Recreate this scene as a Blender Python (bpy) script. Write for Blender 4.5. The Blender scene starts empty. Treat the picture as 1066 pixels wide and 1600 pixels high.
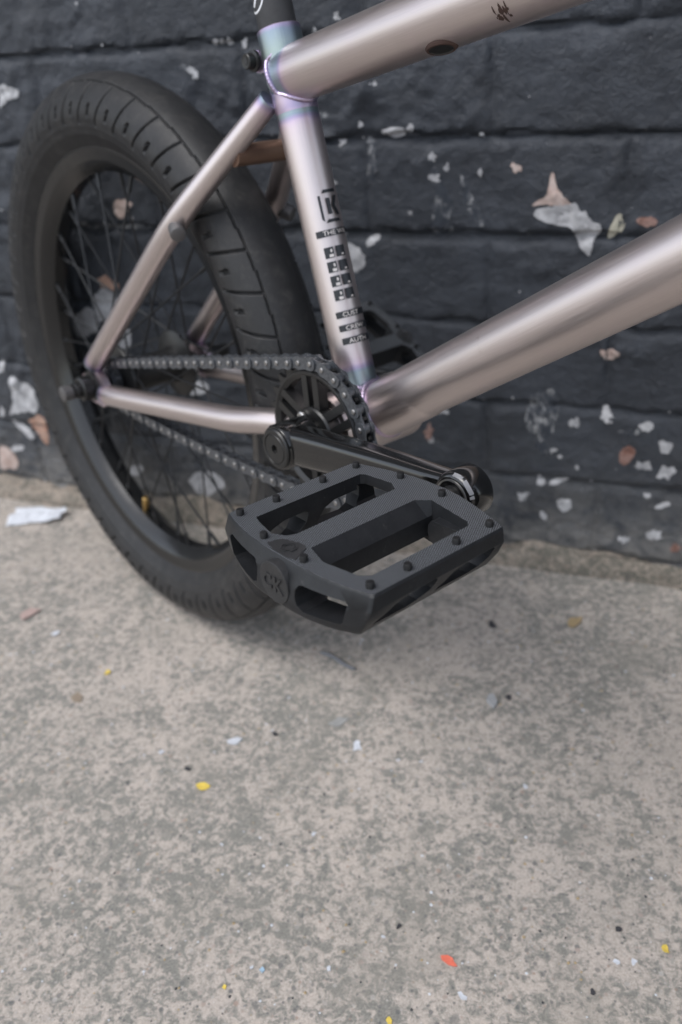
import bpy, bmesh, math, random
import numpy as np
from mathutils import Matrix, Vector, noise as mnoise

S = bpy.context.scene
C = S.collection
rng = np.random.RandomState(7)
random.seed(7)

# ---------------------------------------------------------------- frames of reference
# bike frame (mm): X forward, Y to the bike's left (towards the wall), Z up, origin = bottom bracket centre
W = np.array([[0.8716603, 0.4896379, -0.0215184], [-0.4873348, 0.8705540, 0.0681207], [0.0520874, -0.0488914, 0.9974450]])
G = np.array([-335.921, 1.549, -296.526])           # where the rear tyre touches the ground
WALL_Y = 0.1586                                      # plane of the brick faces (m), wall runs along world X

# ---------------------------------------------------------------- camera
cam_pos = W @ (np.array([454.582, -399.228, 225.149]) - G) / 1000
Bm = np.array([[0.65373613, 0.75432871, -0.06014374], [0.3028965, -0.3336803, -0.89269881], [-0.69345712, 0.56537214, -0.4466224]])
r_, d_, f_ = (W @ Bm[0], W @ Bm[1], W @ Bm[2])
cd = bpy.data.cameras.new('camera')
cam = bpy.data.objects.new('camera', cd)
C.objects.link(cam)
mw = Matrix.Identity(4)
for i in range(3):
    mw[i][0], mw[i][1], mw[i][2], mw[i][3] = r_[i], -d_[i], -f_[i], cam_pos[i]
cam.matrix_world = mw
cd.sensor_fit = 'VERTICAL'
cd.sensor_height = 36
cd.lens = 1375.842 / 1600 * 36
cd.clip_start = 0.02
cd.clip_end = 300
cd.dof.use_dof = True
cd.dof.focus_distance = 0.47
cd.dof.aperture_fstop = 6.6
S.camera = cam

# ---------------------------------------------------------------- light: overcast day
SUN_EL, SUN_AZ = math.radians(62), math.radians(222)      # azimuth clockwise from +Y
wd = bpy.data.worlds.new('World')
S.world = wd
wd.use_nodes = True
nt = wd.node_tree
bg = nt.nodes['Background']
sky = nt.nodes.new('ShaderNodeTexSky')
sky.sky_type = 'NISHITA'
sky.sun_disc = False
sky.sun_elevation = SUN_EL
sky.sun_rotation = SUN_AZ
sky.air_density = 1.0
sky.dust_density = 1.6
sky.ozone_density = 1.0
hsv = nt.nodes.new('ShaderNodeHueSaturation')             # cloud cover greys the sky
hsv.inputs['Saturation'].default_value = 0.45
nt.links.new(sky.outputs[0], hsv.inputs['Color'])
nt.links.new(hsv.outputs[0], bg.inputs['Color'])
bg.inputs['Strength'].default_value = 0.14
sl = bpy.data.lights.new('sun', 'SUN')
sl.energy = 0.75
sl.angle = math.radians(32)
sl.color = (1.0, 0.985, 0.965)
so = bpy.data.objects.new('sun', sl)
C.objects.link(so)
sd = Vector((math.sin(SUN_AZ) * math.cos(SUN_EL), math.cos(SUN_AZ) * math.cos(SUN_EL), math.sin(SUN_EL)))
so.rotation_euler = sd.to_track_quat('Z', 'Y').to_euler()
so.location = sd * 5
S.view_settings.view_transform = 'Standard'
S.view_settings.look = 'None'
S.view_settings.gamma = 1
S.view_settings.use_curve_mapping = False
S.view_settings.exposure = 1.0
S.cycles.max_bounces = 8
S.cycles.use_denoising = True


# ---------------------------------------------------------------- node helpers
class Mat:
    def __init__(s, name, base=(0.5, 0.5, 0.5), rough=0.5, metal=0.0, spec=0.5):
        s.m = bpy.data.materials.new(name)
        s.m.use_nodes = True
        s.t = s.m.node_tree
        s.b = s.t.nodes['Principled BSDF']
        s.b.inputs['Base Color'].default_value = (*base, 1)
        s.b.inputs['Roughness'].default_value = rough
        s.b.inputs['Metallic'].default_value = metal
        s.b.inputs['Specular IOR Level'].default_value = spec

    def n(s, typ, **kw):
        nd = s.t.nodes.new(typ)
        for k, v in kw.items():
            if k.startswith('i_'):
                nd.inputs[k[2:].replace('_', ' ')].default_value = v
            else:
                setattr(nd, k, v)
        return nd

    def l(s, a, b):
        s.t.links.new(a, b)

    def coord(s, kind='Object', scale=(1, 1, 1), obj=None):
        tc = s.n('ShaderNodeTexCoord')
        mp = s.n('ShaderNodeMapping')
        mp.inputs['Scale'].default_value = scale
        s.l(tc.outputs[kind], mp.inputs['Vector'])
        return mp.outputs[0]

    def noise(s, vec, scale, detail=4, rough=0.55, dist=0.0):
        nd = s.n('ShaderNodeTexNoise')
        nd.inputs['Scale'].default_value = scale
        nd.inputs['Detail'].default_value = detail
        nd.inputs['Roughness'].default_value = rough
        nd.inputs['Distortion'].default_value = dist
        s.l(vec, nd.inputs['Vector'])
        return nd.outputs['Fac']

    def ramp(s, fac, stops, interp='LINEAR'):
        nd = s.n('ShaderNodeValToRGB')
        nd.color_ramp.interpolation = interp
        e = nd.color_ramp.elements
        while len(e) < len(stops):
            e.new(0.5)
        for el, (p, c) in zip(e, stops):
            el.position = p
            el.color = (c, c, c, 1) if isinstance(c, (int, float)) else (*c, 1)
        s.l(fac, nd.inputs[0])
        return nd.outputs[0]

    def mix(s, fac, a, b, mode='MIX'):
        nd = s.n('ShaderNodeMix', data_type='RGBA', blend_type=mode)
        for sock, v in ((nd.inputs[0], fac), (nd.inputs[6], a), (nd.inputs[7], b)):
            if isinstance(v, (int, float)):
                sock.default_value = v if sock.type == 'VALUE' else (v, v, v, 1)
            elif isinstance(v, tuple):
                sock.default_value = (*v, 1)
            else:
                s.l(v, sock)
        return nd.outputs[2]

    def math(s, op, a, b=0.0, c=0.0):
        nd = s.n('ShaderNodeMath', operation=op)
        for i, v in enumerate((a, b, c)):
            if isinstance(v, (int, float)):
                nd.inputs[i].default_value = v
            else:
                s.l(v, nd.inputs[i])
        return nd.outputs[0]

    def col(s, c):
        s.l(c, s.b.inputs['Base Color'])

    def rgh(s, c):
        s.l(c, s.b.inputs['Roughness'])

    def bump(s, h, dist, strength=1.0):
        nd = s.n('ShaderNodeBump')
        nd.inputs['Distance'].default_value = dist
        nd.inputs['Strength'].default_value = strength
        s.l(h, nd.inputs['Height'])
        if s.b.inputs['Normal'].links:
            s.l(s.b.inputs['Normal'].links[0].from_socket, nd.inputs['Normal'])
        s.l(nd.outputs[0], s.b.inputs['Normal'])


# ---------------------------------------------------------------- mesh helpers
class MB:
    """vertices (in mm or m, as the caller wishes), faces, material slots, optional uv"""
    def __init__(s):
        s.v, s.f, s.uv, s.heat, s.mi = [], [], [], [], []

    def add(s, V, F, uv=None, heat=None, mi=0):
        o = len(s.v)
        V = [tuple(map(float, p)) for p in V]
        s.v += V
        s.f += [tuple(i + o for i in f) for f in F]
        s.uv += list(uv) if uv is not None else [(0.0, 0.0)] * len(V)
        s.heat += list(heat) if heat is not None else [0.0] * len(V)
        s.mi += [mi] * len(F)

    def box(s, c, h, R=np.eye(3), mi=0, ch=0.0):
        c = np.array(c, float)
        h = np.array(h, float)
        pts = np.array([[x, y, z] for x in (-1, 1) for y in (-1, 1) for z in (-1, 1)]) * h
        s.add(pts @ np.array(R).T + c, [(0, 1, 3, 2), (4, 6, 7, 5), (0, 4, 5, 1), (2, 3, 7, 6), (0, 2, 6, 4), (1, 5, 7, 3)], mi=mi)

    def tube(s, path, rad, seg=24, cap=True, mi=0, heat=None, squash=None, up=(0, 1, 0)):
        path = np.array(path, float)
        n = len(path)
        rad = np.full(n, rad, float) if np.isscalar(rad) else np.array(rad, float)
        T = np.gradient(path, axis=0)
        T /= np.linalg.norm(T, axis=1)[:, None]
        a = np.array(up, float)
        if abs(T[0] @ a) > 0.98:
            a = np.array((1.0, 0, 0))
        V, UV, H = [], [], []
        le = np.r_[0, np.cumsum(np.linalg.norm(np.diff(path, axis=0), axis=1))]
        th = np.linspace(0, 2 * np.pi, seg, endpoint=False)
        for i in range(n):
            a = a - (a @ T[i]) * T[i]
            a /= np.linalg.norm(a)
            b = np.cross(T[i], a)
            sx, sy = (1, 1) if squash is None else squash[i]
            ring = path[i] + rad[i] * (np.cos(th)[:, None] * a * sx + np.sin(th)[:, None] * b * sy)
            V += list(ring)
            UV += [(t * rad[i], le[i]) for t in th]
            H += [0.0 if heat is None else heat[i]] * seg
        F = [(i * seg + j, i * seg + (j + 1) % seg, (i + 1) * seg + (j + 1) % seg, (i + 1) * seg + j) for i in range(n - 1) for j in range(seg)]
        if cap:
            F += [tuple(range(seg))[::-1], tuple((n - 1) * seg + j for j in range(seg))]
        s.add(V, F, UV, H, mi)

    def lathe(s, prof, c=(0, 0, 0), seg=48, closed=False, mi=0, ax='y'):
        """prof: list of (radius, y); turned about the Y axis through c"""
        c = np.array(c, float)
        th = np.linspace(0, 2 * np.pi, seg, endpoint=False)
        V = []
        for r, y in prof:
            for t in th:
                V.append((c[0] + r * np.cos(t), c[1] + y, c[2] + r * np.sin(t)))
        n = len(prof)
        F = []
        for i in range(n if closed else n - 1):
            k = (i + 1) % n
            F += [(i * seg + j, i * seg + (j + 1) % seg, k * seg + (j + 1) % seg, k * seg + j) for j in range(seg)]
        if not closed:
            if prof[0][0] > 0:
                F.append(tuple(range(seg))[::-1])
            if prof[-1][0] > 0:
                F.append(tuple((n - 1) * seg + j for j in range(seg)))
        s.add(V, F, mi=mi)

    def prism(s, poly, y0, y1, mi=0):
        """poly in (x,z), extruded along y"""
        n = len(poly)
        V = [(x, y0, z) for x, z in poly] + [(x, y1, z) for x, z in poly]
        F = [(i, (i + 1) % n, n + (i + 1) % n, n + i) for i in range(n)] + [tuple(range(n))[::-1], tuple(range(n, 2 * n))]
        s.add(V, F, mi=mi)

    def mesh(s, name, mats, smooth=35, origin=None, k=1.0):
        me = bpy.data.meshes.new(name)
        V = np.array(s.v, float)
        if origin is not None:
            V = V - np.array(origin)
        V = V * k
        me.from_pydata(V.tolist(), [], s.f)
        for m in mats:
            me.materials.append(m)
        me.polygons.foreach_set('material_index', s.mi)
        ul = me.uv_layers.new(name='UVMap')
        li = np.empty(len(me.loops), int)
        me.loops.foreach_get('vertex_index', li)
        ul.data.foreach_set('uv', np.array(s.uv, float)[li].ravel())
        if any(s.heat):
            at = me.attributes.new('weld_tint', 'FLOAT', 'POINT')
            at.data.foreach_set('value', np.array(s.heat, float))
        bm = bmesh.new()
        bm.from_mesh(me)
        bmesh.ops.recalc_face_normals(bm, faces=bm.faces)
        bm.to_mesh(me)
        bm.free()
        if smooth:
            me.shade_smooth()
            me.set_sharp_from_angle(angle=math.radians(smooth))
        return me


def mats_of(m):
    m = m if isinstance(m, (list, tuple)) else [m]
    return [x.m if isinstance(x, Mat) else x for x in m]


def link(name, data, parent=None, label=None, cat=None, group=None, kind=None):
    o = bpy.data.objects.new(name, data)
    C.objects.link(o)
    if parent:
        o.parent = parent
    if label:
        o['label'] = label
    if cat:
        o['category'] = cat
    if group:
        o['group'] = group
    if kind:
        o['kind'] = kind
    return o


def bobj(name, mb, mat, parent, smooth=35, label=None):
    """a part of the bicycle, modelled in bike millimetres"""
    return link(name, mb.mesh(name, mats_of(mat), smooth, G, 0.001), parent, label)


def vnoise(x, y, seed=0):
    xi, yi = np.floor(x).astype(np.int64), np.floor(y).astype(np.int64)
    fx, fy = x - xi, y - yi
    fx, fy = fx * fx * (3 - 2 * fx), fy * fy * (3 - 2 * fy)

    def h(a, b):
        v = (a * 374761393 + b * 668265263 + seed * 974711) & 0x7fffffff
        v = ((v ^ (v >> 13)) * 1274126177) & 0x7fffffff
        return ((v ^ (v >> 16)) & 0xffff) / 65535.0 * 2 - 1
    return (h(xi, yi) * (1 - fx) + h(xi + 1, yi) * fx) * (1 - fy) + (h(xi, yi + 1) * (1 - fx) + h(xi + 1, yi + 1) * fx) * fy


def fbm(x, y, sc, octv=4, seed=0, gain=0.5):
    v, a = 0, 1.0
    for k in range(octv):
        v = v + a * vnoise(x / sc + 17.3 * k, y / sc - 9.1 * k, seed + k)
        sc /= 2.0
        a *= gain
    return v


def text_polys(txt, size=1.0, extr=0.0, bold=0.012):
    """a line of lettering as (verts, faces), centred, height = size"""
    cu = bpy.data.curves.new('lettering', 'FONT')
    cu.body = txt
    cu.size = 1.0
    cu.extrude = extr
    cu.resolution_u = 4
    cu.offset = bold
    o = bpy.data.objects.new('lettering', cu)
    C.objects.link(o)
    dg = bpy.context.evaluated_depsgraph_get()
    me = bpy.data.meshes.new_from_object(o.evaluated_get(dg))
    V = np.array([v.co[:] for v in me.vertices])
    F = [tuple(p.vertices) for p in me.polygons]
    bpy.data.objects.remove(o)
    bpy.data.curves.remove(cu)
    bpy.data.meshes.remove(me)
    lo, hi = V.min(0), V.max(0)
    V[:, :2] -= (lo[:2] + hi[:2]) / 2
    V[:, :2] *= size / (hi[1] - lo[1])
    return V, F


# ================================================================ materials of the setting
def concrete(name='weathered_concrete', lift=0.0):
    m = Mat(name, rough=0.9, spec=0.25)
    v = m.coord('Object')
    big = m.noise(v, 5.0, 4, 0.6, 0.4)
    mid = m.noise(v, 40, 5, 0.62, 0.5)
    fine = m.noise(v, 150, 6, 0.70, 0.6)
    tiny = m.noise(v, 520, 5, 0.8, 0.3)
    worn = m.math('ADD', m.math('MULTIPLY', fine, 0.76), m.math('ADD', m.math('MULTIPLY', mid, 0.36), m.math('MULTIPLY', big, 0.30)))
    # grey cement skin over a paler body
    skin = m.ramp(worn, [(0.648, 0.0), (0.70, 0.38), (0.728, 0.72), (0.79, 1.0)])
    grey = m.ramp(tiny, [(0.30, (0.135, 0.132, 0.118)), (0.70, (0.315, 0.304, 0.273))])
    body = m.ramp(tiny, [(0.30, (0.335, 0.295, 0.260)), (0.70, (0.60, 0.530, 0.470))])
    c = m.mix(skin, grey, body)
    # grains of aggregate
    for sc, th_, amt, off in ((300, 0.24, 0.75, 0.0), (150, 0.22, 0.7, 7.0)):
        vo = m.n('ShaderNodeTexVoronoi', feature='F1')
        vo.inputs['Scale'].default_value = sc
        ad = m.n('ShaderNodeVectorMath', operation='ADD')
        ad.inputs[1].default_value = (off, off, 0)
        m.l(v, ad.inputs[0])
        m.l(ad.outputs[0], vo.inputs['Vector'])
        st = m.ramp(vo.outputs['Distance'], [(th_, 1.0), (th_ + 0.12, 0.0)])
        sp = m.n('ShaderNodeSeparateColor')
        m.l(vo.outputs['Color'], sp.inputs[0])
        pick = m.math('GREATER_THAN', sp.outputs[0], 0.62)
        stone = m.ramp(sp.outputs[1], [(0.0, (0.10, 0.105, 0.11)), (0.45, (0.20, 0.195, 0.18)), (0.75, (0.46, 0.43, 0.40)), (1.0, (0.30, 0.21, 0.17))])
        c = m.mix(m.math('MULTIPLY', m.math('MULTIPLY', st, pick), amt), c, stone)
    # broad stains
    dirt = m.ramp(m.noise(v, 11, 5, 0.6, 0.8), [(0.52, 0.0), (0.70, 0.45)])
    c = m.mix(dirt, c, (0.26, 0.243, 0.212))
    drop = m.ramp(m.noise(v, 30, 3, 0.5, 0.2), [(0.685, 0.0), (0.72, 0.6)])
    c = m.mix(drop, c, (0.165, 0.163, 0.155))
    m.col(c)
    h = m.math('ADD', m.math('MULTIPLY', worn, 0.5), m.math('MULTIPLY', tiny, 0.4))
    m.bump(h, 0.003, 0.6)
    return m


def black_paint():
    m = Mat('thick_black_paint', rough=0.5, spec=0.5)
    v = m.coord('Object')
    n1 = m.noise(v, 14, 6, 0.6, 0.5)
    n2 = m.noise(v, 125, 6, 0.66, 0.5)
    n3 = m.noise(v, 45, 7, 0.72, 0.4)
    c = m.ramp(n1, [(0.35, (0.023, 0.0268, 0.034)), (0.65, (0.040, 0.0462, 0.058))])
    # scuffs and grey dust that cling to the paint
    scuff = m.ramp(n3, [(0.62, 0.0), (0.76, 0.4)])
    c = m.mix(scuff, c, (0.105, 0.110, 0.118))
    sep = m.n('ShaderNodeSeparateXYZ')
    m.l(v, sep.inputs[0])
    low = m.ramp(sep.outputs[2], [(0.0, 1.0), (0.04, 0.8), (0.075, 0.40), (0.12, 0.10), (0.20, 0.0)])
    dust = m.math('MULTIPLY', low, m.ramp(m.noise(v, 30, 6, 0.7, 0.6), [(0.36, 0.1), (0.60, 1.0)]))
    c = m.mix(m.math('MULTIPLY', dust, 0.9), c, (0.23, 0.22, 0.205))
    # pin-head chips
    ch = m.noise(v, 95, 4, 0.6, 0.3)
    chip = m.math('MULTIPLY', m.ramp(ch, [(0.725, 0.0), (0.74, 1.0)]), m.ramp(m.noise(v, 7, 3), [(0.47, 0.0), (0.56, 1.0)]))
    c = m.mix(chip, c, (0.4, 0.4, 0.4))
    m.col(c)
    m.rgh(m.ramp(n2, [(0.3, 0.42), (0.7, 0.62)]))
    hh = m.math('ADD', m.math('MULTIPLY', n3, 0.55), m.math('MULTIPLY', n2, 0.6))
    m.bump(hh, 0.005, 0.9)
    return m


def plaster(name, a, b, spots):
    m = Mat(name, rough=0.85, spec=0.2)
    v = m.coord('Object')
    c = m.ramp(m.noise(v, 70, 5, 0.65), [(0.35, a), (0.65, b)])
    c = m.mix(m.ramp(m.noise(v, 160, 5, 0.7), [(0.58, 0.0), (0.70, spots)]), c, (0.06, 0.06, 0.065))
    m.col(c)
    m.bump(m.noise(v, 260, 4), 0.001, 0.6)
    return m


def scuffed():
    """black paint rubbed through to grey-white in streaks"""
    m = Mat('scuffed_black_paint', rough=0.7, spec=0.3)
    v = m.coord('Object', (1, 1, 0.6))
    n = m.math('ADD', m.math('MULTIPLY', m.noise(v, 130, 6, 0.72, 0.6), 0.7), m.math('MULTIPLY', m.noise(v, 40, 4, 0.6), 0.3))
    m.col(m.ramp(n, [(0.47, (0.040, 0.046, 0.057)), (0.53, (0.11, 0.115, 0.125)), (0.58, (0.27, 0.275, 0.28)), (0.66, (0.44, 0.44, 0.44))]))
    m.bump(m.noise(v, 260, 4), 0.001, 0.6)
    return m


M_conc = concrete()
M_paint = black_paint()
M_patch = {
    'W': plaster('bare_white_plaster', (0.30, 0.30, 0.31), (0.52, 0.52, 0.53), 0.6),
    'P': plaster('bare_pink_plaster', (0.42, 0.31, 0.27), (0.55, 0.46, 0.42), 0.3),
    'Y': plaster('bare_cream_plaster', (0.40, 0.38, 0.30), (0.48, 0.45, 0.37), 0.3),
    'R': plaster('bare_red_brick', (0.17, 0.085, 0.065), (0.34, 0.23, 0.20), 0.9),
    'O': plaster('bare_orange_brick', (0.30, 0.16, 0.11), (0.44, 0.32, 0.26), 0.5),
    'D': scuffed(),
}

# ================================================================ ground
gb = MB()
xs = np.r_[-60, -20, -6, np.linspace(-2, 3, 26), 6, 20, 60]
ys = np.r_[-60, -20, -6, np.linspace(-2, 0.12, 20), WALL_Y + 0.10]
V = [(x, y, 0.0) for x in xs for y in ys]
ny = len(ys)
gb.add(V, [(i * ny + j, (i + 1) * ny + j, (i + 1) * ny + j + 1, i * ny + j + 1) for i in range(len(xs) - 1) for j in range(ny - 1)])
link('ground', gb.mesh('ground', [M_conc.m], 0), kind='structure')

# ================================================================ wall
COURSE, BL = 86.7, 241.9                                  # mm
Z_TOP = 543.8                                             # a bed joint
wall = link('brick_wall', None, label='black painted brick wall with flaking paint behind the bicycle', cat='wall')
wall.location = (0, 0, 0)


def relief(x, z, seed):
    """paint-thickened brick face (mm, + = proud) at wall coordinates in mm"""
    f = fbm(x + 31, z * 0.8, 19, 3, seed + 11)
    lump = np.clip(fbm(x * .9 + 7, z * 1.15, 30, 3, seed + 31) - 0.05, 0, 1)
    rgh = np.clip(0.55 + 1.3 * fbm(x, z, 95, 2, seed + 50), 0.12, 1.25)
    r = 1.1 * fbm(x, z, 52, 3, seed) + 1.6 * f * rgh + 5.0 * lump * np.abs(f) * rgh + 1.1 * rgh * (0.5 - np.abs(fbm(x, z * 1.3, 13, 3, seed + 45))) + 1.0 * (0.5 - np.abs(fbm(x, z, 26, 3, seed + 40))) + 0.35 * fbm(x, z, 6, 2, seed + 23)
    return r


def brick_at(x, z):
    k = math.floor((z - Z_TOP) / COURSE)                  # course index, its bottom joint at Z_TOP + k*COURSE
    off = 0.0 if k % 2 == 0 else BL / 2
    x0 = 194.0 + off - BL * 4
    i = math.floor((x - x0) / BL)
    return k, i, x0


def course_wob(x, k):
    """the bed joints wander a little"""
    return 2.6 * vnoise(np.asarray(x) / 110.0, np.zeros_like(np.asarray(x, float)) + k * 3.7, 5)


def height(x, z):
    """height of the painted surface over the wall plane, bricks and joints (mm); arrays"""
    x, z = np.asarray(x, float), np.asarray(z, float)
    k = np.floor((z - Z_TOP) / COURSE)
    zz = (z - Z_TOP) - k * COURSE                         # above the lower joint
    zz = zz - course_wob(x, k)
    off = np.where(np.mod(k, 2) == 0, 0.0, BL / 2)
    xx = np.mod(x - 194.0 - off, BL)
    i = np.floor((x - 194.0 - off) / BL)
    ex = np.minimum(xx, BL - xx) - 3.2 + 1.4 * fbm(x, z, 18, 2, 3)
    ez_lo = zz - 2.6 + 2.6 * fbm(x, z, 26, 3, 8)
    ez_hi = COURSE - zz - 3.2 + 2.6 * fbm(x, z, 26, 3, 9)

    def edge(d, w):
        t = np.clip(d / w, 0, 1)
        return np.sqrt(np.clip(1 - (1 - t) ** 2, 0, 1))
    shal = 0.62 + 0.38 * np.clip(0.5 + 1.2 * vnoise(i * 3.1 + 0.5, k * 5.7 + 0.5, 29), 0, 1)   # upright joints are mostly filled with paint
    e = np.minimum(np.minimum(1 - (1 - edge(ex, 8.0)) * shal * 0.85, edge(ez_lo, 3.0)), edge(ez_hi, 9.0))
    base = 1.3 * vnoise(i * 7.31 + 0.5, k * 3.77 + 0.5, 91)
    tilt = (zz / COURSE - 0.5) * 2.0 * vnoise(i * 5.1 + 0.5, k * 2.3 + 0.5, 17)
    joint = -4.6 + 0.8 * fbm(x, z, 20, 3, 40)
    face = base + tilt + relief(x, z, 60)
    return joint + (face - joint) * e


def brick_mesh(k, i, step):
    off = 0.0 if k % 2 == 0 else BL / 2
    x0, x1 = 194.0 + off + i * BL, 194.0 + off + (i + 1) * BL - 0.01
    z0, z1 = Z_TOP + k * COURSE, Z_TOP + (k + 1) * COURSE - 0.01
    nx, nz = max(4, int((x1 - x0) / step)), max(3, int((z1 - z0) / step))

    def spaced(a, b, n):                                  # denser near the edges
        t = np.linspace(0, 1, n + 1)
        t = t + 0.10 * np.sin(2 * np.pi * t) / (2 * np.pi) * -1
        return a + (b - a) * t
    X, Z = np.meshgrid(spaced(x0, x1, nx), spaced(z0, z1, nz), indexing='ij')
    tt_ = (X - x0) / (x1 - x0)

    def seam(i_):
        return 3.0 * vnoise(Z / 17.0, Z * 0 + i_ * 5.3 + k * 2.9 + 0.5, 44) + 1.2 * vnoise(Z / 6.0, Z * 0 + i_ * 1.3 + k, 45)
    X = X + seam(i) * (1 - tt_) ** 2 + seam(i + 1) * tt_ ** 2
    zb = Z + course_wob(X, k) * (1 - np.abs((Z - (z0 + z1) / 2) / ((z1 - z0) / 2)) ** 6 * 0.0)
    H = height(X, np.clip(zb, z0 - 3, z1 + 3))
    mb = MB()
    P = np.stack([X, WALL_Y * 1000 - H, zb], -1).reshape(-1, 3)
    m = nz + 1
    F = [(a * m + b, (a + 1) * m + b, (a + 1) * m + b + 1, a * m + b + 1) for a in range(nx) for b in range(nz)]
    mb.add(P, F)
    # back and sides
    ring = [a * m for a in range(nx + 1)] + [nx * m + b for b in range(1, m)] + [a * m + nz for a in range(nx - 1, -1, -1)] + [b for b in range(nz - 1, 0, -1)]
    bk = [(P[q][0], WALL_Y * 1000 + 40, P[q][2]) for q in ring]
    o = len(mb.v)
    mb.v += bk
    mb.uv += [(0, 0)] * len(bk)
    mb.heat += [0] * len(bk)
    nr = len(ring)
    for q in range(nr):
        mb.f.append((ring[q], o + q, o + (q + 1) % nr, ring[(q + 1) % nr]))
        mb.mi.append(0)
    mb.f.append(tuple(range(o, o + nr)))
    mb.mi.append(0)
    return mb.mesh('brick', [M_paint.m], 50, None, 0.001)


kmin = -7
for k in range(kmin, 6):
    for i in range(-7, 7):
        off = 0.0 if k % 2 == 0 else BL / 2
        xc = 194.0 + off + (i + 0.5) * BL
        zc = Z_TOP + (k + 0.5) * COURSE
        near = -700 < xc < 1000 and zc < 900
        link('brick', brick_mesh(k, i, 3.6 if near else 7), wall)

# the rest of the wall, above and to both sides, too far out of the picture to pick apart
rest = MB()
for k in range(kmin, 26):
    off = 0.0 if k % 2 == 0 else BL / 2
    for i in range(-18, 18):
        if k < 6 and -7 <= i < 7:
            continue
        xc, zc = 194.0 + off + (i + 0.5) * BL, Z_TOP + (k + 0.5) * COURSE
        dy = rng.uniform(-1.2, 1.2)
        hx, hz = BL / 2 - 4.5, COURSE / 2 - 4.0
        A = [(xc - hx, WALL_Y * 1000 + 5, zc - hz), (xc + hx, WALL_Y * 1000 + 5, zc - hz), (xc + hx, WALL_Y * 1000 + 5, zc + hz), (xc - hx, WALL_Y * 1000 + 5, zc + hz)]
        B_ = [(xc + sx * (hx - 4), WALL_Y * 1000 - dy, zc + sz * (hz - 4)) for sx, sz in ((-1, -1), (1, -1), (1, 1), (-1, 1))]
        rest.add(A + B_, [(4, 5, 6, 7), (0, 1, 5, 4), (1, 2, 6, 5), (2, 3, 7, 6), (3, 0, 4, 7)])
link('brickwork', rest.mesh('brickwork', [M_paint.m], 0, None, 0.001), wall, kind='stuff')
mo = MB()
mo.box((194, WALL_Y * 1000 + 72, 1400), (4500, 66, 1440))
link('mortar_bed', mo.mesh('mortar_bed', [M_paint.m], 0, None, 0.001), wall)


def refine(poly, step, jit, seed):
    r = np.random.RandomState(seed)
    out = []
    n = len(poly)
    for a in range(n):
        p, q = np.array(poly[a], float), np.array(poly[(a + 1) % n], float)
        L = np.linalg.norm(q - p)
        m = max(1, int(L / step))
        nrm = np.array([q[1] - p[1], p[0] - q[0]]) / max(L, 1e-6)
        for t in range(m):
            out.append(p + (q - p) * t / m + nrm * r.uniform(-jit, jit) * (0.5 if t == 0 else 1.0))
    return out


def soften(poly, seed, amp=0.16):
    """Chaikin-cut the outline and make it uneven"""
    p = np.array(poly, float)
    for _ in range(2):
        q = np.roll(p, -1, 0)
        p = np.stack([p * .75 + q * .25, p * .25 + q * .75], 1).reshape(-1, 2)
    c = p.mean(0)
    d = p - c
    size = np.linalg.norm(d, axis=1).mean()
    t = np.arctan2(d[:, 1], d[:, 0])
    k = 1 + amp * (vnoise(np.cos(t) * 2.1 + seed * 3.3, np.sin(t) * 2.1, 5) + .5 * vnoise(np.cos(t) * 5 + seed, np.sin(t) * 5, 6))
    return [tuple(v) for v in c + d * k[:, None]]


def patch(name, poly, mat, parent, seed, lift=0.45, step=2.2):
    poly = soften(poly, seed, 0.6 if max(p[0] for p in poly) - min(p[0] for p in poly) < 16 else 0.22)
    ext = max(p[0] for p in poly) - min(p[0] for p in poly)
    pts = refine(poly, step, 0.42 * step if ext > 12 else 0.22 * step, seed)
    bm = bmesh.new()
    vs = [bm.verts.new((p[0], 0, p[1])) for p in pts]
    bm.faces.new(vs)
    bmesh.ops.triangulate(bm, faces=bm.faces[:], quad_method='BEAUTY', ngon_method='BEAUTY')
    for _ in range(3 if ext > 12 else 1):
        lng = [e for e in bm.edges if e.calc_length() > 3.2]
        if lng:
            bmesh.ops.subdivide_edges(bm, edges=lng, cuts=1, use_grid_fill=False)
            bmesh.ops.triangulate(bm, faces=bm.faces[:])
    X = np.array([v.co.x for v in bm.verts])
    Z = np.array([v.co.z for v in bm.verts])
    H = np.maximum(np.maximum(height(X, Z), height(X + .8, Z)), np.maximum(height(X, Z + .8), height(X, Z - .8))) + lift
    for v, h in zip(bm.verts, H):
        v.co.y = WALL_Y * 1000 - h
    bd = [e for e in bm.edges if e.is_boundary]
    ex = bmesh.ops.extrude_edge_only(bm, edges=bd)
    for g in ex['geom']:
        if isinstance(g, bmesh.types.BMVert):
            g.co.y += 2.0
    bmesh.ops.scale(bm, verts=bm.verts[:], vec=(0.001,) * 3)
    bmesh.ops.recalc_face_normals(bm, faces=bm.faces[:])
    me = bpy.data.meshes.new(name)
    bm.to_mesh(me)
    bm.free()
    me.materials.append(mat.m)
    return link(name, me, parent)


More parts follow.
